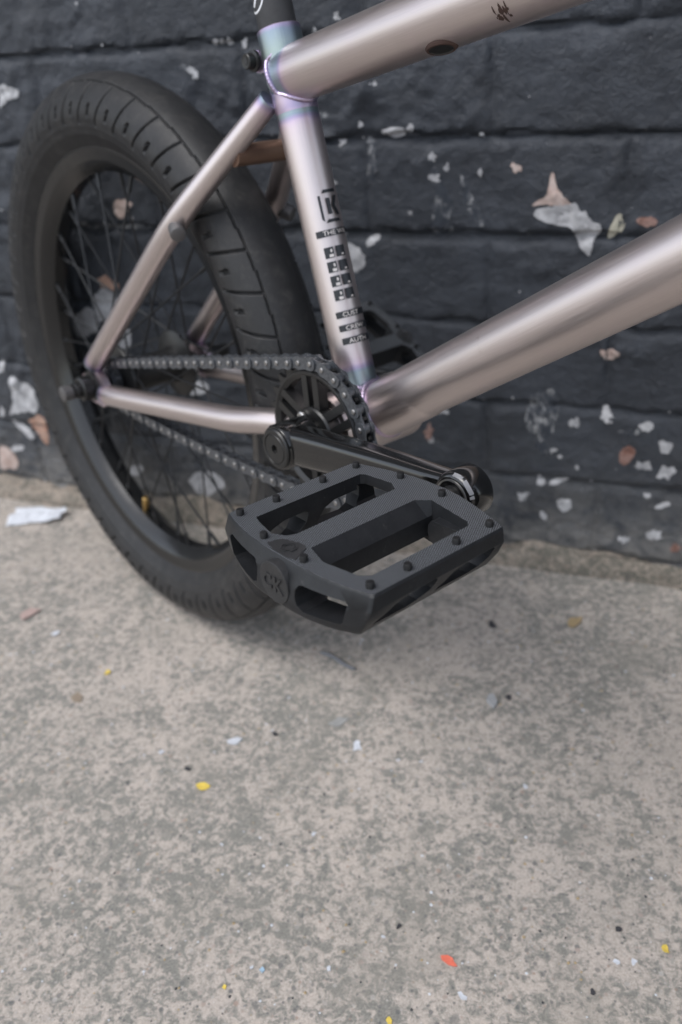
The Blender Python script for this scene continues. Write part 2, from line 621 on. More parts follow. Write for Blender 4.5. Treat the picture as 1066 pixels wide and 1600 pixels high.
PNAME = {'W': 'white_patch', 'P': 'pink_patch', 'Y': 'cream_patch', 'R': 'red_patch', 'O': 'orange_patch', 'D': 'scuff_mark'}
PATCH = [
    ('P',[(355,398),(360,403),(368,406),(369,420),(371,428),(375,415),(382,405),(391,398)]),
    ('W',[(357,397),(391,398),(397,397),(403,393),(405,384),(421,382),(415,370),(411,354),(407,353),(397,364),(391,379),(381,380),(369,383),(359,388)]),
    ('Y',[(422,368),(426,380),(432,390),(436,387),(440,372)]),
    ('R',[(468,385),(465,381),(458,380),(451,381),(447,384),(450,387),(457,389),(464,388)]),
    ('W',[(167,358),(173,360),(179,354),(190,347),(189,340),(180,329),(171,328),(165,333)]),
    ('W',[(189,360),(193,366),(202,368),(205,365),(200,360),(193,355)]),
    ('W',[(209,466),(221,467),(233,467),(232,461),(226,457),(218,458),(211,461)]),
    ('W',[(242,466),(241,464),(238,463),(236,464),(235,466),(236,468),(238,469),(241,468)]),
    ('W',[(264,440),(263,438),(260,437),(258,438),(257,441),(258,443),(260,444),(263,443)]),
    ('W',[(276,430),(275,428),(273,427),(271,428),(270,430),(271,433),(273,434),(275,433)]),
    ('W',[(307,426),(306,423),(305,421),(303,423),(302,426),(303,429),(305,431),(306,429)]),
    ('P',[(343,431),(341,428),(338,427),(335,428),(333,431),(335,434),(338,436),(341,434)]),
    ('D',[(259,426),(266,427),(271,412),(277,400),(272,385),(279,378),(260,376),(262,393),(266,406)]),
    ('D',[(288,423),(294,412),(301,398),(307,385),(302,379),(298,388),(292,400)]),
    ('W',[(192,471),(191,469),(189,468),(187,469),(187,471),(187,472),(189,473),(191,472)]),
    ('W',[(239,390),(238,388),(236,387),(235,388),(234,390),(235,391),(236,392),(238,391)]),
    ('P',[(426,262),(446,263),(446,258),(437,249),(428,254)]),
    ('D',[(363,204),(370,212),(382,209),(389,199),(385,178),(376,162),(368,165),(360,186)]),
    ('D',[(380,155),(379,147),(376,143),(372,147),(370,154),(371,162),(374,166),(378,163)]),
    ('W',[(415,181),(413,176),(409,174),(404,176),(402,179),(404,184),(408,186),(412,184)]),
    ('W',[(445,191),(444,185),(439,183),(434,184),(432,189),(433,194),(438,197),(443,195)]),
    ('W',[(472,181),(476,188),(484,190),(487,184),(481,177),(474,176)]),
    ('W',[(490,167),(497,169),(507,165),(502,154),(496,155)]),
    ('W',[(488,139),(486,135),(481,133),(476,134),(474,137),(475,141),(480,143),(486,142)]),
    ('W',[(496,134),(502,142),(510,140),(511,132),(502,125),(497,127)]),
    ('R',[(455,140),(457,156),(465,161),(471,154),(469,144),(462,137)]),
    ('D',[(395,83),(402,89),(412,88),(411,77),(403,72),(397,76)]),
    ('W',[(364,87),(362,83),(358,80),(354,82),(352,86),(354,90),(358,92),(362,91)]),
    ('W',[(382,107),(381,104),(378,102),(374,103),(373,106),(374,109),(377,110),(381,110)]),
    ('W',[(384,107),(404,115),(408,112),(388,102)]),
    ('W',[(274,181),(272,178),(267,177),(262,177),(260,179),(262,182),(267,183),(272,183)]),
    ('D',[(496,89),(505,98),(515,97),(503,89)]),
    ('D',[(508,58),(506,54),(501,52),(495,52),(493,56),(494,60),(499,63),(505,62)]),
    ('W',[(491,104),(491,101),(488,100),(486,101),(485,103),(485,105),(488,106),(490,106)]),
    ('D',[(475,47),(474,43),(470,41),(466,42),(464,45),(465,48),(469,50),(473,50)]),
    ('D',[(387,65),(386,62),(383,60),(379,61),(378,64),(379,68),(382,69),(385,68)]),
    ('W',[(392,148),(391,145),(389,144),(386,144),(385,147),(386,149),(388,150),(391,149)]),
    ('D',[(472,176),(470,173),(464,171),(457,172),(454,174),(457,177),(463,178),(470,178)]),
    ('R',[(256,154),(255,147),(251,143),(248,147),(246,153),(248,160),(251,163),(255,160)]),
    ('W',[(257,143),(256,141),(254,140),(252,140),(251,143),(252,145),(254,148),(256,147)]),
    ('R',[(528,47),(527,43),(523,40),(520,41),(518,45),(519,49),(522,51),(526,50)]),
    ('W',[(-308,171),(-293,176),(-274,173),(-271,157),(-272,129),(-286,124),(-311,130),(-322,121),(-310,145)]),
    ('O',[(-297,123),(-266,128),(-269,110),(-271,86),(-281,83),(-286,97),(-296,106)]),
    ('W',[(-321,117),(-312,110),(-293,100),(-295,88),(-308,94),(-320,105)]),
    ('P',[(-354,78),(-338,71),(-331,51),(-339,38),(-358,36),(-366,39)]),
    ('W',[(-310,189),(-313,184),(-318,181),(-322,183),(-322,188),(-319,194),(-314,196),(-310,194)]),
    ('W',[(-329,126),(-332,122),(-336,120),(-340,121),(-340,125),(-337,129),(-333,131),(-329,130)]),
    ('W',[(-315,74),(-319,70),(-328,67),(-336,68),(-338,71),(-333,75),(-324,77),(-317,77)]),
    ('P',[(-99,395),(-91,401),(-82,402),(-75,396),(-81,388),(-91,381),(-98,386)]),
    ('O',[(-144,310),(-133,316),(-121,312),(-112,306),(-114,296),(-133,298)]),
    ('W',[(-151,295),(-138,298),(-122,296),(-122,284),(-135,262),(-155,261),(-153,283)]),
    ('P',[(-31,358),(-21,367),(-16,365),(-25,358),(-35,349)]),
    ('W',[(-125,245),(-111,252),(-110,239),(-122,220),(-133,221)]),
    ('W',[(-186,268),(-161,277),(-151,257),(-161,243),(-189,239),(-192,254)]),
    ('W',[(-43,191),(-16,193),(-16,180),(-37,174),(-47,179)]),
    ('D',[(-154,60),(-137,71),(-126,67),(-137,52),(-152,50)]),
    ('D',[(-67,62),(-39,73),(-6,62),(-29,39),(-68,34)]),
    ('P',[(-8,226),(16,222),(31,209),(27,200),(3,203)]),
    ('W',[(-215,516),(-201,516),(-190,511),(-190,507),(-200,502),(-207,503),(-217,495),(-221,496)]),
    ('D',[(14,525),(12,523),(7,523),(3,524),(2,526),(4,527),(8,528),(12,527)]),
    ('W',[(15,523),(19,526),(23,522),(29,518),(26,515),(19,515)]),
    ('D',[(-160,375),(-136,376),(-110,373),(-111,369),(-138,368),(-161,369)]),
    ('D',[(-103,371),(-70,373),(-63,371),(-71,368),(-101,368)]),
    ('W',[(176,560),(175,558),(172,557),(168,558),(167,561),(168,563),(172,564),(175,563)]),
    ('W',[(152,549),(151,548),(150,547),(148,548),(147,549),(148,551),(150,552),(152,551)]),
    ('W',[(78,543),(77,541),(75,540),(73,541),(72,544),(74,546),(76,547),(78,546)]),
    ('W',[(64,545),(63,543),(60,543),(58,543),(57,545),(59,547),(61,548),(63,547)]),
    ('W',[(56,545),(55,544),(53,543),(51,544),(51,546),(52,547),(54,548),(56,547)]),
    ('W',[(49,546),(48,544),(45,543),(43,544),(43,546),(44,548),(47,548),(49,548)]),
    ('W',[(172,455),(171,453),(168,452),(166,453),(165,455),(166,457),(169,458),(172,457)]),
    ('D',[(156,479),(155,478),(153,477),(151,478),(150,480),(151,481),(153,482),(156,481)]),
    ('D',[(200,456),(199,454),(197,453),(194,454),(194,456),(195,458),(197,459),(199,458)]),
    ('W',[(207,505),(206,503),(204,502),(202,503),(201,505),(202,506),(204,507),(206,506)]),
    ('W',[(98,453),(97,451),(95,450),(93,451),(93,453),(94,455),(96,456),(98,455)]),
    ('W',[(71,453),(69,451),(67,450),(65,451),(64,453),(65,455),(68,456),(70,455)]),
    ('W',[(163,417),(162,416),(160,415),(158,416),(157,417),(158,419),(160,420),(162,419)]),
    ('D',[(196,445),(200,446),(202,431),(200,416),(193,414),(194,431)]),
    ('W',[(267,422),(266,420),(262,418),(258,420),(256,422),(258,425),(262,426),(266,425)]),
]

for q, (kd, poly) in enumerate(PATCH):
    cx_, cz_ = sum(p[0] for p in poly) / len(poly), sum(p[1] for p in poly) / len(poly)
    if kd == 'D' and cz_ < 125:
        kd = 'W'
    if kd == 'D':                                          # a scuff, a little larger than its brightest core
        poly = [(cx_ + (x - cx_) * 1.35, cz_ + (z - cz_) * 1.25) for x, z in poly]
        patch('scuff_mark', poly, M_patch['D'], wall, q, 0.12)
    else:
        patch(PNAME[kd], poly, M_patch[kd], wall, q)
# stray flecks of bare plaster
fl = MB()
for t in range(170):
    x, z = rng.uniform(-420, 760), rng.choice([rng.uniform(30, 640), rng.uniform(20, 190), Z_TOP - COURSE * rng.randint(-1, 6) + rng.uniform(-6, 6)])
    a = 0.35 + 2.2 * rng.rand() ** 3
    w = np.linspace(0, 2 * math.pi, 7)[:-1] + rng.uniform(0, 1)
    X, Z = x + a * np.cos(w) * rng.uniform(.6, 1.3, 6), z + a * np.sin(w) * rng.uniform(.6, 1.3, 6)
    H = height(X, Z).max() + 0.3
    fl.add([(X[j], WALL_Y * 1000 - H, Z[j]) for j in range(6)] + [(X[j], WALL_Y * 1000 - H + 2, Z[j]) for j in range(6)],
           [tuple(range(6))] + [(j, j + 6, (j + 1) % 6 + 6, (j + 1) % 6) for j in range(6)])
link('plaster_flecks', fl.mesh('plaster_flecks', [M_patch['W'].m], 0, None, 0.001), wall, kind='stuff')

# mortar fillet along the foot of the wall
M_skirt = concrete('grey_mortar_fillet')
_c = M_skirt.b.inputs['Base Color'].links[0].from_socket
M_skirt.col(M_skirt.mix(0.8, _c, (0.52, 0.49, 0.44), 'MULTIPLY'))
sk = MB()
xs = np.r_[np.linspace(-4300, -500, 20)[:-1], np.arange(-500, 760, 6.0), np.linspace(760, 4600, 20)]
prof = [(4, 27), (-2, 22), (-6, 18), (-10, 14), (-14, 11), (-17, 9), (-19, 5), (-20, -3)]
rows = []
for j, (dy, z) in enumerate(prof):
    nz = fbm(xs, xs * 0 + j * 13.0, 55, 4, 70 + j // 3)
    hz = z + nz * (11 if j < 2 else 6 if j < 4 else 2.5) * (0 if j == 7 else 1) * (1 if z > 0 else 0)
    dy = np.where(xs > 230, {0: 4, 1: -3, 2: -7, 3: -10, 4: -12, 5: -13.5, 6: -14.5, 7: -15.5}[j], dy) * np.clip((xs - 120) / 160, 0, 1) + dy * (1 - np.clip((xs - 120) / 160, 0, 1))
    hz = hz + (3.5 if j in (2, 3, 4) else 0) * np.clip((xs - 120) / 160, 0, 1)
    hy = dy + fbm(xs, xs * 0 + 3.0 + j * 6, 70, 4, 77) * (2.6 if j > 0 else 0)
    rows.append(np.stack([xs, WALL_Y * 1000 + hy, hz], -1))
m = len(prof)
P = np.stack(rows, 1).reshape(-1, 3)
sk.add(P, [(a * m + b, (a + 1) * m + b, (a + 1) * m + b + 1, a * m + b + 1) for a in range(len(xs) - 1) for b in range(m - 1)])
link('mortar_fillet', sk.mesh('mortar_fillet', [M_skirt.m], 60, None, 0.001), wall)


# ================================================================ bicycle materials
def raw_metal():
    m = Mat('raw_metal_under_clear_coat', (0.645, 0.572, 0.556), 0.3, 1.0)
    at = m.n('ShaderNodeAttribute', attribute_name='weld_tint')
    tc = m.n('ShaderNodeTexCoord')
    mp = m.n('ShaderNodeMapping')
    mp.inputs['Scale'].default_value = (1.6, 0.03, 1)
    m.l(tc.outputs['UV'], mp.inputs['Vector'])
    br = m.noise(mp.outputs[0], 1.0, 4, 0.65)
    ob = m.coord('Object')
    w = m.noise(ob, 55, 3)
    hh = m.math('ADD', at.outputs['Fac'], m.math('MULTIPLY', m.math('SUBTRACT', w, 0.5), 0.35))
    c = m.ramp(hh, [(0.0, (0.650, 0.575, 0.556)), (0.28, (0.645, 0.545, 0.562)), (0.46, (0.62, 0.50, 0.58)), (0.62, (0.42, 0.35, 0.50)), (0.78, (0.30, 0.36, 0.42)), (1.0, (0.36, 0.43, 0.39))])
    c = m.mix(0.35, c, m.ramp(br, [(0.3, 0.72), (0.7, 1.0)]), 'MULTIPLY')
    # light surface rust in faint freckles
    ru = m.ramp(m.noise(ob, 38, 6, 0.7, 0.4), [(0.70, 0.0), (0.78, 0.5)])
    c = m.mix(ru, c, (0.30, 0.20, 0.15))
    m.col(c)
    m.rgh(m.ramp(br, [(0.3, 0.33), (0.7, 0.44)]))
    m.b.inputs['Coat Weight'].default_value = 0.2
    m.b.inputs['Coat Roughness'].default_value = 0.12
    m.bump(br, 0.0002, 0.15)
    return m


def rubber(name, base, rough, scale=300, dust=0.0):
    m = Mat(name, (base, base, base * 1.04), rough, 0, 0.3)
    v = m.coord('Object')
    n = m.noise(v, 60, 6, 0.7)
    c = m.ramp(n, [(0.3, (base * .85, base * .85, base * .88)), (0.7, (base * 1.25, base * 1.25, base * 1.3))])
    if dust:
        c = m.mix(m.ramp(m.noise(v, 90, 7, 0.75, .4), [(0.5, 0.0), (0.75, dust)]), c, (0.20, 0.185, 0.165))
    m.col(c)
    m.bump(m.noise(v, scale * 8, 3), 0.0003, 0.3)
    return m


def gloss_black(name, base, rough, scratch=0.0, coat=0.0):
    m = Mat(name, (base, base, base), rough, 0, 0.5)
    v = m.coord('Object')
    n = m.noise(v, 130, 6, 0.7, 0.5)
    m.rgh(m.ramp(n, [(0.35, rough), (0.75, min(1, rough + 0.14))]))
    if scratch:
        w = m.coord('Object', (1, 5, 1.4))
        s = m.ramp(m.noise(w, 130, 5, 0.7, 1.2), [(0.73, 0.0), (0.77, scratch)])
        m.col(m.mix(s, (base, base, base), (0.32, 0.32, 0.33)))
    m.b.inputs['Coat Weight'].default_value = coat
    m.b.inputs['Coat Roughness'].default_value = 0.06
    return m


def pedal_plastic():
    m = Mat('knurled_black_plastic', (0.022, 0.023, 0.025), 0.48, 0, 0.35)
    ge = m.n('ShaderNodeTexCoord')
    sepn = m.n('ShaderNodeSeparateXYZ')
    m.l(ge.outputs['Object'], sepn.inputs[0])
    topm = m.math('GREATER_THAN', m.math('ABSOLUTE', sepn.outputs[2]), 0.01154)
    # hexagonal dot relief, 0.95 mm pitch (object space is in metres)
    P = 0.00120

    def lattice(ox, oy):
        v = m.coord('Object', (1 / P, 1 / (P * 1.732), 0))
        ad = m.n('ShaderNodeVectorMath', operation='ADD')
        ad.inputs[1].default_value = (ox, oy, 0)
        m.l(v, ad.inputs[0])
        fr = m.n('ShaderNodeVectorMath', operation='FRACTION')
        m.l(ad.outputs[0], fr.inputs[0])
        sb = m.n('ShaderNodeVectorMath', operation='SUBTRACT')
        sb.inputs[1].default_value = (0.5, 0.5, 0)
        m.l(fr.outputs[0], sb.inputs[0])
        ml = m.n('ShaderNodeVectorMath', operation='MULTIPLY')
        ml.inputs[1].default_value = (1, 1.732, 0)
        m.l(sb.outputs[0], ml.inputs[0])
        ln = m.n('ShaderNodeVectorMath', operation='LENGTH')
        m.l(ml.outputs[0], ln.inputs[0])
        return ln.outputs['Value']
    dd = m.math('MINIMUM', lattice(0, 0), lattice(0.5, 0.5))
    dot = m.ramp(dd, [(0.22, 1.0), (0.36, 0.0)])
    dot = m.math('MULTIPLY', dot, topm)
    v = m.coord('Object')
    grain = m.noise(v, 2600, 3)
    c = m.ramp(m.noise(v, 120, 6, 0.7), [(0.35, (0.009, 0.0097, 0.011)), (0.7, (0.017, 0.018, 0.020))])
    c = m.mix(m.math('MULTIPLY', dot, 0.95), c, (0.21, 0.222, 0.24))  # glints on the dot tips, painted in as a pale colour
    dust = m.ramp(m.noise(v, 210, 7, 0.75, .3), [(0.60, 0.0), (0.8, 0.35)])
    c = m.mix(dust, c, (0.16, 0.15, 0.14))
    m.col(c)
    m.bump(m.math('ADD', m.math('MULTIPLY', dot, 1.0), m.math('MULTIPLY', grain, 0.2)), 0.0004, 0.8)
    return m


M_raw = raw_metal()
M_tyre = rubber('black_tyre_rubber', 0.020, 0.48, 300, 0.16)
M_rim = gloss_black('black_anodised_rim', 0.010, 0.15, 0.0, 0.0)
M_rim.b.inputs['Specular IOR Level'].default_value = 0.55
M_spoke = Mat('dark_spoke_steel', (0.028, 0.029, 0.031), 0.35, 0.5)
M_blk = gloss_black('satin_black_steel', 0.012, 0.32)
M_crank = gloss_black('gloss_black_crank', 0.005, 0.10, 0.25, 0.4)
M_post = rubber('matt_black_alloy', 0.040, 0.50, 300)
M_sprk = gloss_black('black_sprocket', 0.012, 0.28, 0.1)
M_ped = pedal_plastic()
M_pin = rubber('pin_plastic', 0.012, 0.45, 200)
M_emb = rubber('smooth_black_plastic', 0.026, 0.44, 200, 0.1)
M_ink = Mat('black_decal_ink', (0.012, 0.013, 0.016), 0.3)
M_tan = Mat('decal_lettering', (0.58, 0.53, 0.50), 0.35, 0.5)
M_wht = Mat('white_print', (0.62, 0.63, 0.65), 0.5)
M_pinh = Mat('polished_pin_head', (0.34, 0.33, 0.32), 0.42, 1.0)
M_steel = Mat('worn_bare_steel', (0.55, 0.54, 0.52), 0.35, 1.0)
M_brown = Mat('browned_steel', (0.20, 0.125, 0.09), 0.5, 0.7)
M_dull = Mat('dull_raw_steel', (0.13, 0.125, 0.125), 0.5, 0.6)
M_rust = Mat('rust', (0.050, 0.026, 0.020), 0.85)
M_brass = Mat('brass', (0.55, 0.36, 0.14), 0.4, 1.0)
M_link = Mat('greased_chain_steel', (0.135, 0.14, 0.15), 0.40, 0.75)
_v = M_link.coord('Object')
M_link.col(M_link.ramp(M_link.noise(_v, 400, 5, 0.7), [(0.3, (0.075, 0.079, 0.087)), (0.7, (0.18, 0.19, 0.205))]))

# ================================================================ the bicycle
bike = link('bmx_bicycle', None, label='bare metal BMX bicycle with black wheels leaning its rear tyre on the wall', cat='bicycle')
mb4 = Matrix.Identity(4)
for i in range(3):
    for j in range(3):
        mb4[i][j] = W[i][j]
bike.matrix_world = mb4

AX = np.array([-321.927, 0, -29.393])                     # rear axle
RC, RT = 235.857, 31.68                                   # tyre: ring radius, section radius
YC = -43.0                                                # chain line
TH = 0.116                                                # crank angle
FAR_TILT = -0.55
CT, STH = math.cos(TH), math.sin(TH)
PC = np.array([166.7, 0, 19.5])                           # pedal axle


def unit(v):
    v = np.array(v, float)
    return v / np.linalg.norm(v)


# ---- frame
ST0, STD = np.array([-8.6, 0, 40.2]), unit([-43.5, 0, 160.6])
fb = MB()
fb.lathe([(19, -37), (24, -37), (24.6, -35), (24.6, 35), (24, 37), (19, 37)], (0, 0, 0), 48)
fb.lathe([(10, -37.5), (18.8, -37.8), (19.6, -36)], (0, 0, 0), 40)
HT0, HT1 = np.array([452.0, 0, 226.0]), np.array([424.0, 0, 340.0])
frame = bobj('frame', fb, M_raw, bike)
htb = MB()
htb.tube([HT0, HT0 + (HT1 - HT0) * .5, HT1], [22, 21, 22], 32)
bobj('head_tube', htb, M_raw, frame)


def frame_tube(name, p0, p1, r0, r1, seg=40, e0=True, e1=True, n=40, trim=0.0, fall=9.0):
    p0, p1 = np.array(p0, float), np.array(p1, float)
    L = np.linalg.norm(p1 - p0)
    t = np.linspace(0, 1, n)
    t = t + 0.08 * np.sin(2 * np.pi * t) * -1             # denser at the ends
    path = p0 + (p1 - p0) * t[:, None]
    d = t * L
    heat = np.zeros(n)
    if e0:
        heat = np.maximum(heat, np.exp(-np.maximum(d - trim, 0) / fall))
    if e1:
        heat = np.maximum(heat, np.exp(-np.maximum(L - d - trim, 0) / fall))
    mb = MB()
    mb.tube(path, r0 + (r1 - r0) * t, seg, True, heat=heat * 0.85)
    return bobj(name, mb, M_raw, frame)


SEAT_TOP = ST0 + STD * 220.0
frame_tube('seat_tube', (0, 0, 0) + STD * 12, ST0 + STD * 188, 14.3, 14.3, e1=True, trim=22, n=60, fall=8)
# swaged, heat-tinted top with the clamp slot
sb_ = MB()
pp = [ST0 + STD * a for a in (168, 170, 176, 190, 205, 216, 219.5, 220)]
sb_.tube(pp, [14.3, 14.5, 14.7, 14.7, 14.6, 14.6, 14.5, 14.0], 48, True, heat=[.55, .6, .55, .7, .95, .8, .6, .5])
bobj('seat_tube_collar', sb_, M_raw, frame)
TT0, TT1 = np.array([-61.0, 0, 224.0]), np.array([428.0, 0, 310.5])
frame_tube('top_tube', TT0, TT1, 17.6, 17.6, trim=12, fall=7, n=60)
DT0, DTD = np.array([0, 0, -0.8]), unit([111.7, 0, 65.1])
frame_tube('down_tube', DT0 + DTD * 2, DT0 + DTD * 515, 19.3, 19.3, trim=20, fall=6, n=60)


def weld(name, c, axis, r, tube_r, sq=1.0, n=52, tilt=None):
    """a ripple weld bead: the fish-scale ring where a tube meets its neighbour"""
    axis = unit(axis)
    a = unit(np.cross(axis, (0, 1, 0)))
    b = np.array((0, 1.0, 0))
    mb = MB()
    m = 10
    V, F, H = [], [], []
    th = np.linspace(0, 2 * np.pi, n * 3, endpoint=False)
    for i, t in enumerate(th):
        rr = tube_r * (1 + 0.16 * abs(math.sin(t * n / 2)))
        dirv = a * math.cos(t) * sq + b * math.sin(t)
        cen = np.array(c) + dirv * r + (axis * tilt(t) if tilt else 0)
        for j in range(m):
            u = 2 * np.pi * j / m
            V.append(cen + dirv * rr * math.cos(u) + axis * rr * math.sin(u))
            H.append(0.60 + 0.08 * math.sin(t * 3))
    N = n * 3
    F = [(i * m + j, ((i + 1) % N) * m + j, ((i + 1) % N) * m + (j + 1) % m, i * m + (j + 1) % m) for i in range(N) for j in range(m)]
    mb.add(V, F, heat=H)
    return bobj(name, mb, M_raw, frame, 60)


# saddle-shaped weld bead where the top tube meets the seat tube
TTD = unit(TT1 - TT0)


def saddle(t, R=15.2, r=17.8):
    s = min(abs(r * math.sin(t)), R * 0.98)
    return math.sqrt(max(R * R - s * s, 0.0))


cpt = TT0 + TTD * ((SEAT_TOP - TT0)[0] * 0)
weld('weld_bead', TT0, TTD, 17.6, 1.7, tilt=lambda t: saddle(t) + 0.25 * 17.7 * math.cos(t) * -1)
weld('weld_bead', DT0, DTD, 19.5, 2.2, tilt=lambda t: 25.5 - 2.0 * math.cos(2 * t))
weld('weld_bead', (0, 0, 0), STD, 14.6, 2.0, tilt=lambda t: math.sqrt(max(25.2 ** 2 - (14.6 * math.cos(t)) ** 2, 0)))


def bend(pts, rad, seg=28, n=14, heat_ends=(True, True), squash=None):
    """a tube through control points with rounded bends"""
    pts = [np.array(p, float) for p in pts]
    path, rr = [], []
    for i in range(len(pts) - 1):
        for t in np.linspace(0, 1, n, endpoint=(i == len(pts) - 2)):
            path.append(pts[i] + (pts[i + 1] - pts[i]) * t)
            rr.append(rad[i] + (rad[i + 1] - rad[i]) * t)
    path = np.array(path)
    for _ in range(6):
        q = path.copy()
        q[1:-1] = (path[:-2] + 2 * path[1:-1] + path[2:]) / 4
        path = q
    d = np.r_[0, np.cumsum(np.linalg.norm(np.diff(path, axis=0), axis=1))]
    h = np.zeros(len(path))
    if heat_ends[0]:
        h = np.maximum(h, np.exp(-d / 6.0))
    if heat_ends[1]:
        h = np.maximum(h, np.exp(-(d[-1] - d) / 9.0))
    mb = MB()
    mb.tube(path, rr, seg, True, heat=h * .8)
    return mb


for s in (-1, 1):
    bobj('seat_stay', bend([(-319.5, s * 57, -8), (-150.5, s * 48, 131.6), (-66, s * 12, 211)], [9.6, 9.4, 7.6]), M_raw, frame)
    bobj('chain_stay', bend([(-307, s * 57, -36), (-105, s * 45.5, -15.5), (-66, s * 40, -8.5), (-8, s * 27, -2)], [9.8, 10.4, 10.4, 10.4]), M_raw, frame)
    dp = MB()
    out = []
    for a in np.linspace(math.radians(-62), math.radians(152), 14):
        out.append((AX[0] + 5 + 19 * math.cos(a), AX[2] - 2 + 19 * math.sin(a)))
    out += [(AX[0] - 16, AX[2] + 9), (AX[0] - 20, AX[2] + 7.5), (AX[0] - 20, AX[2] - 7.5), (AX[0] - 10, AX[2] - 17)]
    dp.prism(out, s * 54.0, s * 60.5)
    dp.heat = [0.38] * len(dp.v)
    bobj('dropout', dp, M_raw, frame)
    sb2 = MB()                                             # stub left where a brake mount was cut off
    c0 = np.array([-146.0, s * 49.5, 128.5])
    dn = unit([0.80, s * 0.38, -0.36])
    sb2.tube([c0, c0 + dn * 9, c0 + dn * 10.6, c0 + dn * 11.2], [6.2, 6.2, 5.8, 4.6], 24, heat=[.5, .5, .45, .45])
    bobj('brake_boss', sb2, M_dull, frame)
br_ = MB()
br_.tube([(-95.5, y, 177) for y in np.linspace(-26, 26, 9)], 7.4, 24)
bobj('stay_bridge', br_, M_brown, frame)
cb_ = MB()
cb_.tube([(-58, y, -8) for y in np.linspace(-36, 36, 9)], 7.0, 24)
bobj('chain_stay_bridge', cb_, M_raw, frame)
# gusset plate under the down tube
gm = MB()
dn_ = unit([0.5, 0, -0.86])
gm.tube([DT0 + DTD * q + dn_ * o for q, o in ((12, 1.6), (40, 1.5), (62, 1.3), (70, 1.1), (71.5, 0.6))], [19.3, 19.3, 19.2, 19.0, 18.6], 48)
bobj('gusset', gm, M_raw, frame)
# threaded hole (its inner shade painted as a black cap) and rust scar under the top tube
TX = unit(np.cross(TTD, (0, 1, 0)))                        # towards the ground side
if TX[2] > 0:
    TX = -TX
hc = TT0 + TTD * 145.0
ang = math.radians(20)
hd = math.cos(ang) * TX + math.sin(ang) * np.array([0, -1.0, 0])
hb = MB()


def disc_ring(mb, c, nrm, prof, along, seg=32, el=1.0, mi=0):
    nrm = unit(nrm)
    u = unit(along - (np.dot(along, nrm)) * nrm)
    v = np.cross(nrm, u)
    V = []
    for r, h in prof:
        for t in np.linspace(0, 2 * np.pi, seg, endpoint=False):
            V.append(np.array(c) + u * r * el * math.cos(t) + v * r * math.sin(t) + nrm * h)
    n = len(prof)
    F = [(i * seg + j, i * seg + (j + 1) % seg, (i + 1) * seg + (j + 1) % seg, (i + 1) * seg + j) for i in range(n - 1) for j in range(seg)]
    F.append(tuple((n - 1) * seg + j for j in range(seg)))
    mb.add(V, F, mi=mi)


disc_ring(hb, hc, hd, [(6.6, 13.5), (6.9, 17.3), (6.2, 18.3), (5.2, 18.4), (4.9, 17.9)], TTD, el=1.55)
hb.mi = [0] * len(hb.mi)
hb.mi[-32 - 1:] = [1] * 33
bobj('cable_grommet', hb, [M_rust, M_blk], frame)


def on_tube(o, axis, e, r, pts):
    """(across mm, along mm) -> points on the surface of a tube; across is measured from -Y towards e"""
    out = []
    for a, s in pts:
        f = a / r
        out.append(np.array(o) + np.array(axis) * s + r * (math.sin(f) * np.array(e) + math.cos(f) * np.array([0, -1.0, 0])))
    return out


def curved(mb, o, axis, e, r, polys, mi=0, cell=1.2):
    """flat shapes (convex polygons of (across, along)) wrapped on a tube"""
    for poly in polys:
        bm = bmesh.new()
        bm.faces.new([bm.verts.new((p[0], p[1], 0)) for p in poly])
        x0, x1 = min(p[0] for p in poly), max(p[0] for p in poly)
        x = math.floor(x0 / cell) * cell + cell
        while x < x1:
            bmesh.ops.bisect_plane(bm, geom=bm.verts[:] + bm.edges[:] + bm.faces[:], plane_co=(x, 0, 0), plane_no=(1, 0, 0))
            x += cell
        bm.verts.index_update()
        P = on_tube(o, axis, e, r, [(v.co.x, v.co.y) for v in bm.verts])
        mb.add(P, [tuple(v.index for v in f.verts) for f in bm.faces], mi=mi)
        bm.free()


TE = np.array([-TTD[2], 0, TTD[0]])
sc = MB()
rs_ = np.random.RandomState(5)
for t in range(16):
    a, l_ = rs_.uniform(-16.5, -9.5), 193 + rs_.uniform(-4, 5)
    w_, h_ = 0.3 + 1.3 * rs_.rand() ** 2, 0.8 + 2.6 * rs_.rand() ** 2
    curved(sc, TT0, TTD, TE, 17.6 + .04 + .02 * t / 16, [[(a + h_ * math.cos(q) * rs_.uniform(.7, 1.2), l_ + w_ * math.sin(q) * rs_.uniform(.7, 1.2)) for q in np.linspace(0, 2 * math.pi, 8)[:-1]]])
bobj('rust_scar', sc, M_rust, frame, 0)
SE = np.array([STD[2], 0, -STD[0]])                        # forward across the seat tube
RD = 14.3 + 0.10
DEG = RD * math.pi / 180


def rect(a0, a1, s0, s1):
    return [(a0 * DEG, s0), (a1 * DEG, s0), (a1 * DEG, s1), (a0 * DEG, s1)]


# emblem: a square letter K in outline
kd = MB()


def kp(p):
    return [((52 + x * 4.3) * DEG, 94.5 + y * 1.05) for x, y in p]


